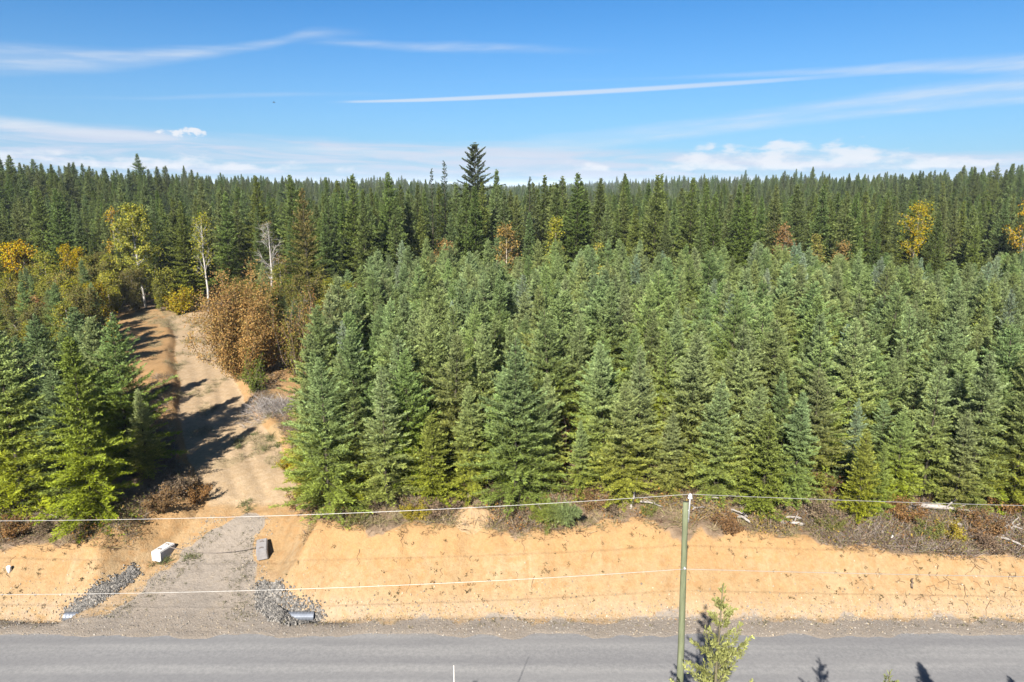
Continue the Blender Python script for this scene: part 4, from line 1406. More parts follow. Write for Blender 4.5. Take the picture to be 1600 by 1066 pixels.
wire('power_wire', wx_top, PY - 0.01, wz_top, 1.02, 0.62, 'upper power wire running over the insulator at the pole top', 0.0085)
wire('neutral_wire', PX + dx * fx, PY - 0.2, q2[2], 1.02, 0.42, 'lower power wire crossing in front of the clay bank', 0.0085)

# ------------------------------------------------------------------ blocks, rope and culvert at the driveway
def conc_block(u, v, rz, tilt, col, label):
    x, y, z = on_ground(u, v)
    e = link('concrete_block', None, None, (x, y, z - 0.05), (tilt[0], tilt[1], rz))
    tag(e, label, 'concrete block', 'blocks at the driveway gate')
    bm = box(0.6, 1.25, 0.6, 0.04)
    me = bpy.data.meshes.new('body')
    bm.to_mesh(me)
    bm.free()
    me.materials.append(M_CONC)
    a = me.attributes.new('tint', 'FLOAT_COLOR', 'POINT')
    a.data.foreach_set('color', np.tile((*[q * ALBEDO for q in col], 1), len(me.vertices)).astype(np.float32))
    b_ = link('block_body', me, e)
    for yy in (-0.3, 0.3):
        lg = Geo()
        t = np.linspace(0, math.pi, 9)
        lg.add(*tube(np.stack([0.1 * np.cos(t), 0 * t, 0.6 + 0.08 * np.sin(t) - 0.01], 1), 0.018, 6), (0.2, 0.15, 0.12))
        link('lifting_loop', lg.mesh('lifting_loop', M_METAL, True), e, (0, yy, 0))
    return x, y, z


b1 = conc_block(256, 869, R(-14), (R(-3), 0), (0.56, 0.54, 0.52), 'pale concrete block left of the driveway mouth')
b2 = conc_block(411, 864, R(17), (R(7), R(-4)), (0.24, 0.225, 0.22), 'greyer tilted concrete block right of the driveway mouth')
rp = Geo()
n_ = 24
t = np.linspace(0, 1, n_)
A = np.array([b1[0] + 0.36, b1[1] + 0.1, b1[2] + 0.5])
B = np.array([b2[0] - 0.32, b2[1] - 0.1, b2[2] + 0.46])
P = A + (B - A) * t[:, None]
P[:, 2] -= 1.7 * 4 * 0.25 * t * (1 - t) * 0.9
gzs = fields(P[:, 0], P[:, 1])[0]
P[:, 2] = np.maximum(P[:, 2], gzs + 0.05)
rp.add(*tube(P, 0.02, 6), (0.2, 0.165, 0.14))
M_ = P[n_ // 2]
rp.add(*tube([M_, M_ + np.array([-0.05, -0.1, -0.06]), M_ + np.array([-0.15, -0.5, -0.12])], 0.018, 5), (0.35, 0.3, 0.26)) if False else None
ro = link('barrier_rope', rp.mesh('barrier_rope', M_WOOD, True))
tag(ro, 'sagging rope strung across the driveway between the two concrete blocks', 'rope')

cg = Geo()
CL, CR, CY = -23.6, -10.45, 31.95
nn_ = 150
xx = np.linspace(CL, CR, nn_)
th = np.linspace(0, 2 * np.pi, 18, endpoint=False)
rr = 0.23 + 0.012 * np.cos(np.arange(nn_) * np.pi)
zc_ = np.linspace(-0.26, -0.24, nn_)
for rad_, flip in ((rr, False), (rr - 0.035, True)):
    v = np.stack([np.repeat(xx, 18), CY + np.outer(rad_, np.cos(th)).ravel(), np.repeat(zc_, 18) + np.outer(rad_, np.sin(th)).ravel()], 1)
    f = [(i * 18 + j, i * 18 + (j + 1) % 18, (i + 1) * 18 + (j + 1) % 18, (i + 1) * 18 + j) for i in range(nn_ - 1) for j in range(18)]
    f = np.array(f)
    cg.add(v, f[:, ::-1] if flip else f, (0.22, 0.24, 0.28) if not flip else (0.3, 0.31, 0.33))
o_ = nn_ * 18
cg.f.append(np.array([(b + j, b + (j + 1) % 18, o_ + b + (j + 1) % 18, o_ + b + j) for b in (0, (nn_ - 1) * 18) for j in range(18)]))
co = link('culvert_pipe', cg.mesh('culvert_pipe', M_METAL, False))
tag(co, 'corrugated galvanised culvert under the driveway, both ends showing in the ditch', 'culvert pipe')


# ------------------------------------------------------------------ stones
def stones(name, pts, sizes, cols, seed, label, kind='stuff'):
    g = np.random.RandomState(seed)
    # a rough eight cornered stone in quads
    base = np.array([(-1, -1, -1), (1, -1, -1), (1, 1, -1), (-1, 1, -1), (-1, -1, 1), (1, -1, 1), (1, 1, 1), (-1, 1, 1)], float) * 0.5
    fq = np.array([(0, 3, 2, 1), (4, 5, 6, 7), (0, 1, 5, 4), (1, 2, 6, 5), (2, 3, 7, 6), (3, 0, 4, 7)])
    n = len(pts)
    v = base[None] * g.uniform(0.6, 1.25, (n, 1, 3)) * (1 + g.normal(0, 0.2, (n, 8, 3)))
    v[:, 4:, :2] *= g.uniform(0.45, 0.85, (n, 1, 1))
    a = g.rand(n) * 6.28
    b = g.normal(0, 0.5, n)
    ca, sa, cb, sb = np.cos(a), np.sin(a), np.cos(b), np.sin(b)
    x, y, z = v[..., 0], v[..., 1], v[..., 2]
    y, z = y * cb[:, None] - z * sb[:, None], y * sb[:, None] + z * cb[:, None]
    x, y = x * ca[:, None] - y * sa[:, None], x * sa[:, None] + y * ca[:, None]
    v = np.stack([x, y, z], -1) * np.asarray(sizes)[:, None, None] + np.asarray(pts)[:, None]
    f = (fq[None] + np.arange(n)[:, None, None] * 8).reshape(-1, 4)
    cols = np.array(cols)
    c = cols[g.randint(len(cols), size=n)] * g.uniform(0.75, 1.2, (n, 1))
    me = mesh_np(name, v.reshape(-1, 3), f, (M_STONE,), None, np.repeat(c, 8, 0))
    return tag(link(name, me), label, None, None, kind)


def poly_pts(poly, n, seed):
    """n random points of a ground polygon."""
    g = np.random.RandomState(seed)
    poly = np.array(poly)
    lo, hi = poly.min(0), poly.max(0)
    out = []
    while len(out) < n:
        p = lo + (hi - lo) * g.rand(4000, 2)
        ins = np.zeros(len(p), bool)
        j = len(poly) - 1
        for i in range(len(poly)):
            a, b = poly[i], poly[j]
            m = ((a[1] > p[:, 1]) != (b[1] > p[:, 1])) & (p[:, 0] < (b[0] - a[0]) * (p[:, 1] - a[1]) / (b[1] - a[1] + 1e-12) + a[0])
            ins ^= m
            j = i
        out += list(p[ins])
    return np.array(out[:n])


GREY = ((0.16, 0.15, 0.138), (0.115, 0.108, 0.1), (0.2, 0.185, 0.168), (0.085, 0.08, 0.076), (0.25, 0.228, 0.2))
pr = [on_ground(u, v)[:2] for u, v in ((404, 912), (418, 912), (450, 932), (482, 948), (508, 960), (500, 970), (465, 976), (428, 970), (405, 948))]
pl_ = [on_ground(u, v)[:2] for u, v in ((211, 890), (214, 893), (184, 918), (146, 943), (106, 965), (95, 964), (132, 943), (172, 917))]
for i, (poly, n, lb) in enumerate(((pr, 4200, 'fan of broken grey riprap round the right culvert end'), (pl_, 2600, 'strip of broken grey riprap along the left side of the driveway'))):
    p = poly_pts(poly, n, 50 + i)
    p = p + np.random.RandomState(150 + i).normal(0, 0.13, p.shape)
    z = fields(p[:, 0], p[:, 1])[0]
    gg = np.random.RandomState(60 + i)
    stones('riprap', np.stack([p[:, 0], p[:, 1], z + 0.03 + 0.05 * gg.rand(n)], 1), (0.04 + (0.08 if i == 0 else 0.055) * gg.rand(n) ** 1.5), GREY, 70 + i, lb)
gg = np.random.RandomState(77)
n = 7000
x = gg.uniform(-36, 42, n)
y = TOE + np.abs(gg.normal(0, 0.75, n)) + 0.45 * (sm(-28, -24, x) * (1 - sm(-10, -7.5, x)))- 0.25
z, b_, gr_, du_, tr_, gs_, in_ = fields(x, y)
ok = in_ < 0.4
stones('pebbles', np.stack([x, y, z + 0.01], 1)[ok], (0.02 + 0.07 * gg.rand(n) ** 2.5)[ok], ((0.32, 0.25, 0.16), (0.28, 0.2, 0.12), (0.37, 0.3, 0.21), (0.2, 0.16, 0.12), (0.26, 0.16, 0.08)), 78, 'loose pale stones washed down to the toe of the clay bank')
n = 6000
x = gg.uniform(-36, 42, n)
y = 30.0 + 1.9 * gg.rand(n)
z = fields(x, y)[0]
stones('shoulder_gravel', np.stack([x, y, z + 0.008], 1), 0.02 + 0.05 * gg.rand(n) ** 2, ((0.3, 0.27, 0.23), (0.24, 0.22, 0.2), (0.17, 0.16, 0.15), (0.33, 0.27, 0.19), (0.12, 0.11, 0.1)), 80, 'loose gravel spilled along the shoulder of the road')
n = 1500
y = 31.2 + 7.2 * gg.rand(n)
sd_ = np.where(gg.rand(n) < 0.5, -1, 1)
cx_, w_, _ = dway(y)
x = cx_ + sd_ * (np.interp(y, [31, 33, 35, 38], [3.9, 3.0, 2.3, 1.2]) + gg.normal(0, 0.45, n))
z = fields(x, y)[0]
stones('loose_stones', np.stack([x, y, z + 0.01], 1), 0.02 + 0.06 * gg.rand(n) ** 2.5, ((0.3, 0.25, 0.18), (0.25, 0.22, 0.18), (0.17, 0.155, 0.14)), 79, 'loose stones along both edges of the gravel driveway')


# ------------------------------------------------------------------ undergrowth
def tangle(name, x, y, seed, n_tw, n_lf, hgt, twc, lfc, leaf, label, tw_r=0.012, spread=0.35, zoff=0.0, mat=None):
    g = np.random.RandomState(seed)
    z = fields(x, y)[0] + zoff
    ge = Geo()
    twc, lfc = np.array(twc), np.array(lfc)
    n = len(x)
    hg = hgt * g.uniform(0.5, 1.3, n)
    if n_tw:
        k = n * n_tw
        i = np.repeat(np.arange(n), n_tw)
        p = np.stack([x[i] + g.normal(0, spread * 0.5, k), y[i] + g.normal(0, spread * 0.5, k), z[i] - 0.03 + g.rand(k) * 0.15], 1)
        d = np.stack([g.normal(0, 0.8, k), g.normal(0, 0.8, k), g.uniform(0.05, 1.0, k)], 1)
        l = hg[i] * g.uniform(0.5, 1.5, k)
        w_ = tw_r * 2 * g.uniform(0.6, 1.5, k)
        c = np.repeat(twc[g.randint(len(twc), size=k)] * g.uniform(0.7, 1.25, k)[:, None], 4, 0)
        v, f, s_ = kites(p, d, g.normal(0, 1, (k, 3)), l, w_, 0.3)
        ge.add(v, f, c)
        v, f, _ = kites(p, d, s_ + 0.01, l, w_, 0.3)
        ge.add(v, f, c)
    if n_lf:
        k = n * n_lf
        i = np.repeat(np.arange(n), n_lf)
        ct = lfc[g.randint(len(lfc), size=n)]
        p = np.stack([x[i] + g.normal(0, spread, k), y[i] + g.normal(0, spread, k), z[i] + np.abs(g.normal(0, 0.5, k)) * hg[i]], 1)
        v, f, _ = kites(p, g.normal(0, 1, (k, 3)), g.normal(0, 0.7, (k, 3)) + np.array([0, -0.3, 0.8]), leaf * g.uniform(0.6, 1.4, k), leaf * 0.55 * g.uniform(0.6, 1.3, k), 0.5)
        ge.add(v, f, np.repeat(ct[i] * g.uniform(0.7, 1.3, k)[:, None], 4, 0))
    return tag(link(name, ge.mesh(name, mat or M_BRUSH)), label, None, None, 'stuff')


def band(n, seed, x0, x1, lo, hi, power=1.0):
    g = np.random.RandomState(seed)
    x = g.uniform(x0, x1, n)
    y = yT(x) + lo + (hi - lo) * g.rand(n) ** power
    cx, w_, _ = dway(y)
    ok = (np.abs(x - cx) > w_ + 1.3)
    return x[ok], y[ok]


TWC = ((0.2, 0.15, 0.115), (0.15, 0.105, 0.075), (0.26, 0.215, 0.18), (0.18, 0.12, 0.085))
BRC = ((0.19, 0.12, 0.065), (0.15, 0.1, 0.06), (0.23, 0.16, 0.09), (0.19, 0.16, 0.06), (0.17, 0.165, 0.045), (0.22, 0.115, 0.045), (0.13, 0.13, 0.045), (0.22, 0.18, 0.13))
x, y = band(4200, 91, -46, 48, 0.0, 3.2, 0.9)
keep_ = vnoise(x * 0.55 + 3, y * 0.7) + 0.2 * vnoise(x * 2, y * 2) > 0.52
x, y = x[keep_], y[keep_]
tangle('undergrowth', x, y, 92, 7, 34, 0.7, TWC, BRC, 0.085, 'brown and olive scrub along the rim of the bank')
x, y = band(1000, 93, 17, 42, -0.1, 3.4)
tangle('brushwood', x, y, 94, 12, 18, 0.7, ((0.25, 0.205, 0.175), (0.19, 0.15, 0.125), (0.31, 0.27, 0.24), (0.15, 0.11, 0.09)), BRC, 0.085, 'grey brushwood heaped on the bank rim at the right', 0.012)
x, y = band(260, 95, -46, 48, -0.35, 0.25)
tangle('overhanging_roots', x, y, 96, 8, 6, 0.4, ((0.1, 0.06, 0.04), (0.14, 0.085, 0.055)), ((0.12, 0.075, 0.045),), 0.08, 'dark roots and turf hanging over the rim of the bank', 0.01, 0.22, -0.08)
x, y = band(900, 195, -46, 48, -0.3, 2.6)
tangle('rim_grass', x, y, 196, 16, 0, 0.55, ((0.33, 0.27, 0.16), (0.27, 0.23, 0.12), (0.2, 0.19, 0.08), (0.36, 0.3, 0.2)), ((0, 0, 0),), 0.1, 'straw coloured grass along the rim of the bank', 0.009, 0.3)
x, y = band(420, 197, -46, 48, 0.2, 3.2)
cl_ = vnoise(x * 0.45 + 9, y * 0.5) > 0.5
tangle('rim_bracken', x[cl_], y[cl_], 198, 4, 46, 0.85, TWC, ((0.26, 0.13, 0.045), (0.2, 0.1, 0.04), (0.28, 0.2, 0.05), (0.16, 0.17, 0.04), (0.22, 0.15, 0.08)), 0.13, 'clumps of rusty and yellowing bracken along the rim of the bank', 0.009, 0.35)
# low shrubs one can count along the rim
SHRUB = [Kind(*bush(700 + i, 1.2, 0.75, 16, 150, 0.075, cl_, (0.17, 0.125, 0.095)), M_LEAF, 'rim_shrub') for i, cl_ in enumerate([
    ((0.23, 0.135, 0.06), (0.19, 0.11, 0.055)), ((0.19, 0.19, 0.05), (0.15, 0.16, 0.04)), ((0.23, 0.17, 0.11), (0.18, 0.13, 0.09)), ((0.32, 0.25, 0.04), (0.25, 0.2, 0.04))])]
SH_W = ['rusty', 'olive green', 'grey-brown', 'yellowing']
for u_, v_, k_, sc_, where_ in ((20, 838, 0, 1.0, 'at the left edge below the grove'), (60, 832, 2, 0.9, 'left of the yellow-green grove fir'), (250, 795, 0, 1.1, 'right of the yellow-green grove fir'), (285, 770, 2, 1.0, 'on the left lip of the track'),
                                (305, 782, 0, 0.9, 'by the left lip of the track near the green tuft'), (468, 792, 0, 1.0, 'on the right lip of the track below the corner fir'), (455, 730, 3, 0.8, 'on the sandy bend of the track'), (560, 815, 1, 0.9, 'below the corner fir'),
                                (650, 812, 3, 0.8, 'left of the clay mound'), (690, 808, 2, 1.0, 'just left of the clay mound'), (925, 792, 0, 1.0, 'below the short dense fir'), (950, 800, 2, 0.9, 'left of the upright grey stick'),
                                (1015, 805, 1, 0.8, 'right of the upright grey stick'), (1140, 830, 0, 0.9, 'right of the power pole top'), (1275, 812, 2, 1.2, 'in front of the dark brown hollow'), (1300, 828, 1, 1.0, 'left of the lime firs'),
                                (1405, 812, 0, 1.2, 'between the lime firs and the silver log'), (1450, 838, 1, 1.1, 'below the left end of the silver log'), (1490, 842, 3, 0.9, 'below the middle of the silver log'), (1530, 835, 0, 1.2, 'between the silver log and the root wad'),
                                (1560, 800, 0, 1.3, 'behind the root wad'), (1540, 860, 2, 1.0, 'near the root wad, close to the drop')):
    x_, y_, z_ = on_ground(u_, v_)
    plant(SHRUB[k_], 'rim_shrub', x_, y_, 1.25 * sc_, random.random() * 6.28, 'low ' + SH_W[k_] + ' shrub ' + where_, 'shrub', 'low shrubs along the rim', 1.25, z=z_)
# bracken inside the stand and dry scrub beside the track
g2 = np.random.RandomState(97)
y = 38 + 24 * g2.rand(900) ** 1.3
cx_, w_, _ = dway(y)
sd_ = np.where(g2.rand(900) < 0.62, 1, -1)
x = cx_ + sd_ * (w_ + 0.9 + np.abs(g2.normal(0, 1.3, 900)))
tangle('track_scrub', x, y, 98, 8, 12, 0.45, TWC, BRC, 0.1, 'brown dead scrub along both sides of the track')
x = g2.uniform(-18, 50, 1500)
y = yT(x) + 2.5 + 5 * g2.rand(1500)
ok = x > np.interp(y, [37, 47], [-12.5, -15])
tangle('forest_floor_litter', x[ok], y[ok], 99, 4, 14, 0.5, TWC, ((0.15, 0.075, 0.03), (0.1, 0.1, 0.03), (0.16, 0.13, 0.03), (0.1, 0.065, 0.04)), 0.12, 'bracken and twigs under the front firs')
y = 44 + 54 * g2.rand(2600)
cx_, w_, _ = dway(y)
x = cx_ + g2.uniform(-1.5, 1.5, 2600) * (w_ + 1.0)
keepm = fields(x, y)[5] + 0.3 * g2.rand(2600) > 0.42
tangle('dry_grass', x[keepm], y[keepm], 101, 16, 0, 0.34, ((0.3, 0.24, 0.13), (0.24, 0.2, 0.1), (0.2, 0.2, 0.08), (0.34, 0.27, 0.17)), ((0, 0, 0),), 0.1, 'dry bleached grass in tufts on the upper track', 0.009, 0.3)
# green tufts
tu = [(382, 790), (378, 796), (420, 690), (432, 700), (412, 704), (400, 680), (425, 685), (372, 690), (370, 700), (253, 879), (262, 878), (243, 880), (300, 875)]
xy = np.array([on_ground(u, v)[:2] for u, v in tu for _ in range(3)]) + g2.normal(0, 0.16, (len(tu) * 3, 2))
tangle('grass_tufts', xy[:, 0], xy[:, 1], 103, 26, 0, 0.4, ((0.12, 0.15, 0.05), (0.16, 0.17, 0.07), (0.2, 0.18, 0.09)), ((0, 0, 0),), 0.1, 'green grass tufts by the track and the pale block', 0.012, 0.25)
# weeds: shoulder, driveway and bank
n = 240
x = g2.uniform(-36, 42, n)
y = 30.6 + 0.9 * g2.rand(n)
i_ = fields(x, y)[6] < 0.3
tangle('shoulder_weeds', x[i_], y[i_], 105, 8, 0, 0.13, ((0.14, 0.13, 0.06), (0.2, 0.17, 0.1), (0.1, 0.08, 0.05)), ((0, 0, 0),), 0.1, 'low weeds scattered along the road shoulder', 0.009, 0.12)
n = 420
y = 31 + 6.5 * g2.rand(n)
cx_, w_, _ = dway(y)
sd_ = np.where(g2.rand(n) < 0.5, -1, 1)
x = cx_ + sd_ * (np.interp(y, [31, 33, 35, 38], [3.6, 2.4, 1.6, 0.9]) + g2.normal(0, 0.5, n))
tangle('driveway_weeds', x, y, 106, 6, 0, 0.09, ((0.13, 0.14, 0.06), (0.17, 0.15, 0.09), (0.09, 0.08, 0.04)), ((0, 0, 0),), 0.1, 'tiny weeds sprinkled over the gravel driveway', 0.009, 0.09)
n = 480
x = g2.uniform(-34, 40, n)
f_ = g2.rand(n)
y = TOE + 0.5 + (yT(x) - TOE - 0.6) * f_
i_ = fields(x, y)[6] < 0.05
cl_ = vnoise(x * 0.5, y * 0.7) + 0.25 * g2.rand(n) > 0.5
i_ &= cl_
tangle('bank_weeds', x[i_], y[i_], 107, 10, 6, 0.12, ((0.06, 0.045, 0.025), (0.085, 0.06, 0.03), (0.07, 0.07, 0.03)), ((0.07, 0.055, 0.025),), 0.07, 'small dark weeds dotted over the face of the bank', 0.009, 0.07)
# root threads crossing the bank face
rt = Geo()
for i in range(45):
    x0 = g2.uniform(-33, 38)
    if -22 < x0 < -11.5:
        continue
    f0 = g2.uniform(0.35, 0.98)
    y0_ = TOE + 0.3 + (float(yT(x0)) - TOE - 0.3) * f0
    k = g2.randint(4, 8)
    st = np.cumsum(np.stack([g2.normal(0, 0.09, k), -g2.uniform(0.02, 0.16, k)], 1), 0)
    px, py = x0 + st[:, 0], y0_ + st[:, 1]
    pz = fields(px, py)[0] + 0.015
    rt.add(*tube(np.stack([px, py, pz], 1), np.linspace(0.018, 0.006, k), 4), np.array((0.1, 0.06, 0.035)) * g2.uniform(0.7, 1.5))
for i in range(34):                                # washed-out tangle at the right end
    x0 = g2.uniform(21, 29)
    y0_ = TOE + g2.uniform(0.6, 2.3)
    k = 7
    st = np.cumsum(np.stack([g2.normal(0, 0.16, k), g2.normal(-0.03, 0.1, k)], 1), 0)
    px, py = x0 + st[:, 0], y0_ + st[:, 1]
    pz = fields(px, py)[0] + 0.02
    rt.add(*tube(np.stack([px, py, pz], 1), np.linspace(0.02, 0.006, k), 4), np.array((0.11, 0.07, 0.04)) * g2.uniform(0.7, 1.5))
tag(link('root_threads', rt.mesh('root_threads', M_WOOD, True)), 'thin dark roots trailing down the face of the bank', None, None, 'stuff')


# ------------------------------------------------------------------ dead wood on the rim
GW = (0.29, 0.26, 0.235)


def log(u0, v0, u1, v1, r0, r1, label, col=GW, lift=0.1, bend=0.12, name='fallen_log', stubs=2, cat='log', lift1=None):
    a = np.array(on_ground(u0, v0))
    b = np.array(on_ground(u1, v1))
    a[2] += lift
    b[2] += lift if lift1 is None else lift1
    g = np.random.RandomState(int(u0 * 7 + v0))
    n = 9
    t = np.linspace(0, 1, n)[:, None]
    mid = (a + b) / 2
    P = a + (b - a) * t + np.stack([g.normal(0, bend * 0.3, n), g.normal(0, bend * 0.3, n), np.sin(np.pi * t[:, 0]) * bend * g.uniform(0.2, 1)], 1)
    zz_ = fields(P[:, 0], P[:, 1])[0]
    P[:, 2] = np.maximum(P[:, 2], zz_ + r0 * 0.5)
    ge = Geo()
    ge.add(*tube(P - mid, np.linspace(r0, r1, n) * g.uniform(0.85, 1.15, n), 8), col)
    e = link(name, ge.mesh(name, M_WOOD, True), None, mid)
    for i in range(stubs):
        q = g.randint(1, n - 1)
        d = np.array([g.normal(0, 1), g.normal(0, 0.6), g.uniform(0.2, 1.0)])
        d /= np.linalg.norm(d)
        L_ = g.uniform(0.3, 0.9)
        s_ = Geo()
        p0 = P[q] - mid
        s_.add(*tube([p0, p0 + d * L_ * 0.5 + g.normal(0, 0.04, 3), p0 + d * L_], [r1 * 0.7, r1 * 0.5, 0.008], 5), np.array(col) * 0.95)
        link('branch', s_.mesh('branch', M_WOOD, True), e)
    return tag(e, label, cat, 'dead wood on the bank rim')


log(1432, 800, 1522, 812, 0.17, 0.10, 'long silver-grey log lying across the brushwood at the right', lift=0.45, stubs=4)
log(1472, 822, 1500, 826, 0.11, 0.08, 'short pale log below the long silver-grey log', lift=0.25, stubs=1)
log(1556, 846, 1600, 862, 0.07, 0.05, 'thin pale pole lying on the rim at the right edge', lift=0.3, stubs=1)
log(1214, 820, 1256, 823, 0.11, 0.09, 'grey log on the rim left of the lime firs', lift=0.15, stubs=1)
log(1224, 816, 1252, 818, 0.07, 0.05, 'thin grey stick above the grey log, left of the lime firs', lift=0.3, stubs=0)
log(1150, 812, 1172, 822, 0.10, 0.06, 'broken grey branch on the rim right of the power pole', lift=0.2, stubs=2)
log(1142, 804, 1168, 815, 0.06, 0.03, 'slim grey branch above the broken branch right of the power pole', lift=0.3, stubs=2)
log(1096, 788, 1128, 789, 0.05, 0.035, 'straight pale stick right behind the power pole top', lift=0.35, stubs=0)
log(1080, 803, 1102, 800, 0.05, 0.035, 'short grey stick right of the power pole', lift=0.25, stubs=1)
log(730, 783, 758, 777, 0.13, 0.11, 'pale peeled log in front of the firs above the clay mound', (0.36, 0.3, 0.22), lift=0.3, stubs=0, bend=0.02)
log(838, 812, 882, 828, 0.07, 0.03, 'grey dead branch sticking out of the toppled fir', lift=0.3, stubs=5)
log(872, 818, 905, 806, 0.05, 0.02, 'thin curved grey branch right of the toppled fir', lift=0.35, stubs=4)
log(985, 797, 996, 772, 0.07, 0.04, 'upright grey stick leaning against the firs left of the power pole', lift=0.05, lift1=1.25, stubs=1)
log(1000, 792, 1034, 800, 0.06, 0.04, 'crooked grey branch at the foot of the upright stick', lift=0.3, stubs=3)
log(1428, 848, 1430, 866, 0.06, 0.035, 'dark stub of root poking out of the bank face at the right', (0.16, 0.13, 0.11), lift=0.06, stubs=0, name='root_stub', cat='root')
log(1424, 922, 1426, 908, 0.05, 0.03, 'short dark stub low on the bank face at the right', (0.14, 0.1, 0.07), lift=0.08, stubs=0, name='root_stub', cat='root')
log(445, 640, 412, 628, 0.07, 0.04, 'bleached branch on the slash heap beside the track', (0.27, 0.245, 0.235), lift=0.35, stubs=5)
log(405, 645, 440, 634, 0.06, 0.03, 'crossed bleached branch on the slash heap beside the track', (0.27, 0.245, 0.235), lift=0.4, stubs=5)
log(60, 808, 92, 815, 0.07, 0.04, 'grey branch in the scrub at the foot of the left grove', lift=0.2, stubs=4)


def root_wad(u, v, s, seed, label):
    x, y, z = on_ground(u, v)
    g = np.random.RandomState(seed)
    e = link('root_wad', None, None, (x, y, z), (0, 0, 0))
    tag(e, label, 'tree stump', 'dead wood on the bank rim')
    c = Geo()
    c.add(*tube([(0, 0.5 * s, 0.2 * s), (0, 0.2 * s, 0.3 * s), (0, -0.1 * s, 0.4 * s)], [0.16 * s, 0.24 * s, 0.2 * s], 9), np.array(GW) * 0.8)
    link('stump', c.mesh('stump', M_WOOD, True), e)
    for i in range(9):
        a = i * 6.28 / 9 + g.normal(0, 0.2)
        L_ = s * g.uniform(0.6, 1.15)
        d = np.array([math.cos(a), -0.25 + g.normal(0, 0.2), math.sin(a)])
        p0 = np.array([0, -0.05 * s, 0.38 * s])
        P = [p0, p0 + d * L_ * 0.35 + g.normal(0, 0.04, 3), p0 + d * L_ * 0.7 + g.normal(0, 0.1, 3), p0 + d * L_ + g.normal(0, 0.14, 3)]
        r_ = Geo()
        r_.add(*tube(P, np.array([0.1, 0.07, 0.045, 0.012]) * s, 6), np.array(GW) * g.uniform(0.8, 1.15))
        link('root', r_.mesh('root', M_WOOD, True), e)


root_wad(1575, 832, 0.9, 5, 'weathered root wad with splayed grey roots at the right edge of the rim')
root_wad(1424, 800, 0.55, 6, 'small grey root wad at the left end of the long silver log')

# slash heap twigs
x = np.array([on_ground(425, 640)[0]] * 90) + g2.normal(0, 1.0, 90)
y = np.array([on_ground(425, 640)[1]] * 90) + g2.normal(0, 0.9, 90)
tangle('slash_heap', x, y, 121, 22, 4, 0.9, ((0.32, 0.28, 0.26), (0.24, 0.21, 0.19), (0.4, 0.36, 0.33)), BRC, 0.1, 'heap of bleached cut branches between the track and the plantation', 0.012, 0.4)

# toppled fir on the rim
x, y, z = on_ground(838, 812)
tk = BRIGHT[0]
te = plant(YOUNG[4], 'toppled_fir', x, y, 3.6, 0.6, 'small fir toppled over the rim of the bank, right of the clay mound', 'fir tree', None, 1.15, (R(62), R(24)), -0.1)

# clay mound on the rim
mx, my, mz = on_ground(738, 818)
th = np.linspace(0, 6.283, 40, endpoint=False)
mv, mf = [], []
for j in range(12):
    q = j / 11
    for a in th:
        rr_ = (1 - q) * (1.0 + 0.15 * math.sin(3 * a + 1))
        hx, hy = mx + math.cos(a) * rr_ * 1.75, my + 0.4 + math.sin(a) * rr_ * 1.0
        zz_ = gz(hx, hy) * 1.0
        mv.append((hx, hy, zz_ - 0.06 + 0.75 * sm(0, 1, q) + 0.22 * float(fbm(np.array(hx * 2.2), np.array(hy * 2.2), 3)) * min(1, q * 3)))
for j in range(11):
    for i in range(40):
        mf.append((j * 40 + i, j * 40 + (i + 1) % 40, (j + 1) * 40 + (i + 1) % 40, (j + 1) * 40 + i))
me = mesh_np('clay_mound', np.array(mv), np.array(mf), (M_GROUND,), smooth=True)
a = me.attributes.new('cover', 'FLOAT_COLOR', 'POINT')
a.data.foreach_set('color', np.tile((0, 0, 0.5, 0), len(mv)).astype(np.float32))
tag(link('clay_mound', me), kind='structure')

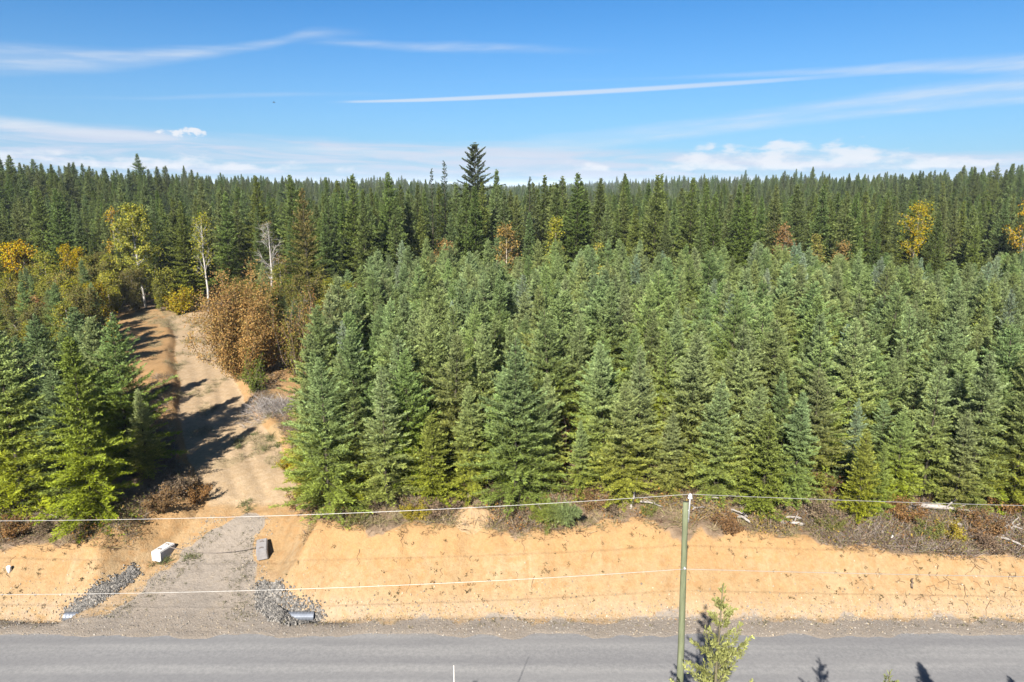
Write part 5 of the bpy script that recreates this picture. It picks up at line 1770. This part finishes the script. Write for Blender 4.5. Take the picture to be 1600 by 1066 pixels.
# white markers
for u, v, lb, hgt, rad, tl in ((15, 894, 'stubby white pipe end on the clay bank at the left edge', 0.34, 0.11, 0.35), (1391, 848, 'small white marker stake on the bank rim at the right', 0.5, 0.04, 0.08)):
    x, y, z = on_ground(u, v)
    w_ = Geo()
    w_.add(*tube([(0, 0, -0.15), (0, 0, hgt - 0.02), (0, 0, hgt)], [rad, rad, rad * 0.8], 10), (0.78, 0.77, 0.75))
    o = link('marker_post', w_.mesh('marker_post', M_PLAIN, True), None, (x, y, z), (R(14), tl * 0.4, 0))
    tag(o, lb, 'marker')

# bird far out
bp = at_y(428, 160, 260)
b_ = Geo()
b_.add(*tube([(-0.55, 0, 0), (-0.3, 0, 0.02), (0, 0, 0.05), (0.3, 0, 0.04), (0.5, 0, 0.02)], [0.02, 0.1, 0.15, 0.09, 0.03], 8), (0.06, 0.06, 0.06))
b_.add(np.array([(-0.15, 0.1, 0.05), (0.15, 0.1, 0.05), (0.05, 0.75, 0.25), (-0.12, 0.7, 0.25), (-0.15, -0.1, 0.05), (0.15, -0.1, 0.05), (0.05, -0.75, 0.25), (-0.12, -0.7, 0.25)]), [(0, 1, 2, 3), (4, 5, 6, 7)], (0.05, 0.05, 0.05))
tag(link('bird', b_.mesh('bird', M_PLAIN, True), None, bp, (0, 0, R(15))), 'tiny dark bird far off in the blue sky on the left', 'bird')

# ------------------------------------------------------------------ air
hz = bpy.data.materials.new('haze')
hz.use_nodes = True
hz.node_tree.nodes.clear()
hw = NT(hz.node_tree)
ho = hw.node('ShaderNodeOutputMaterial')
pv = hw.node('ShaderNodeVolumePrincipled')
pv.inputs['Color'].default_value = (0.72, 0.86, 1.0, 1)
pv.inputs['Density'].default_value = HAZE
pv.inputs['Anisotropy'].default_value = 0.0
hz.node_tree.links.new(pv.outputs[0], ho.inputs['Volume'])
bm = box(11000, 10600, 62, 0.0001)
bm.clear()
import bmesh
bmesh.ops.create_cube(bm, size=1)
for q in bm.verts:
    q.co = (q.co.x * 11000, q.co.y * 10600 + 4600, q.co.z * 62 + 16)
me = bpy.data.meshes.new('haze')
bm.to_mesh(me)
bm.free()
me.materials.append(hz)
tag(link('haze', me), None, None, None, 'stuff')
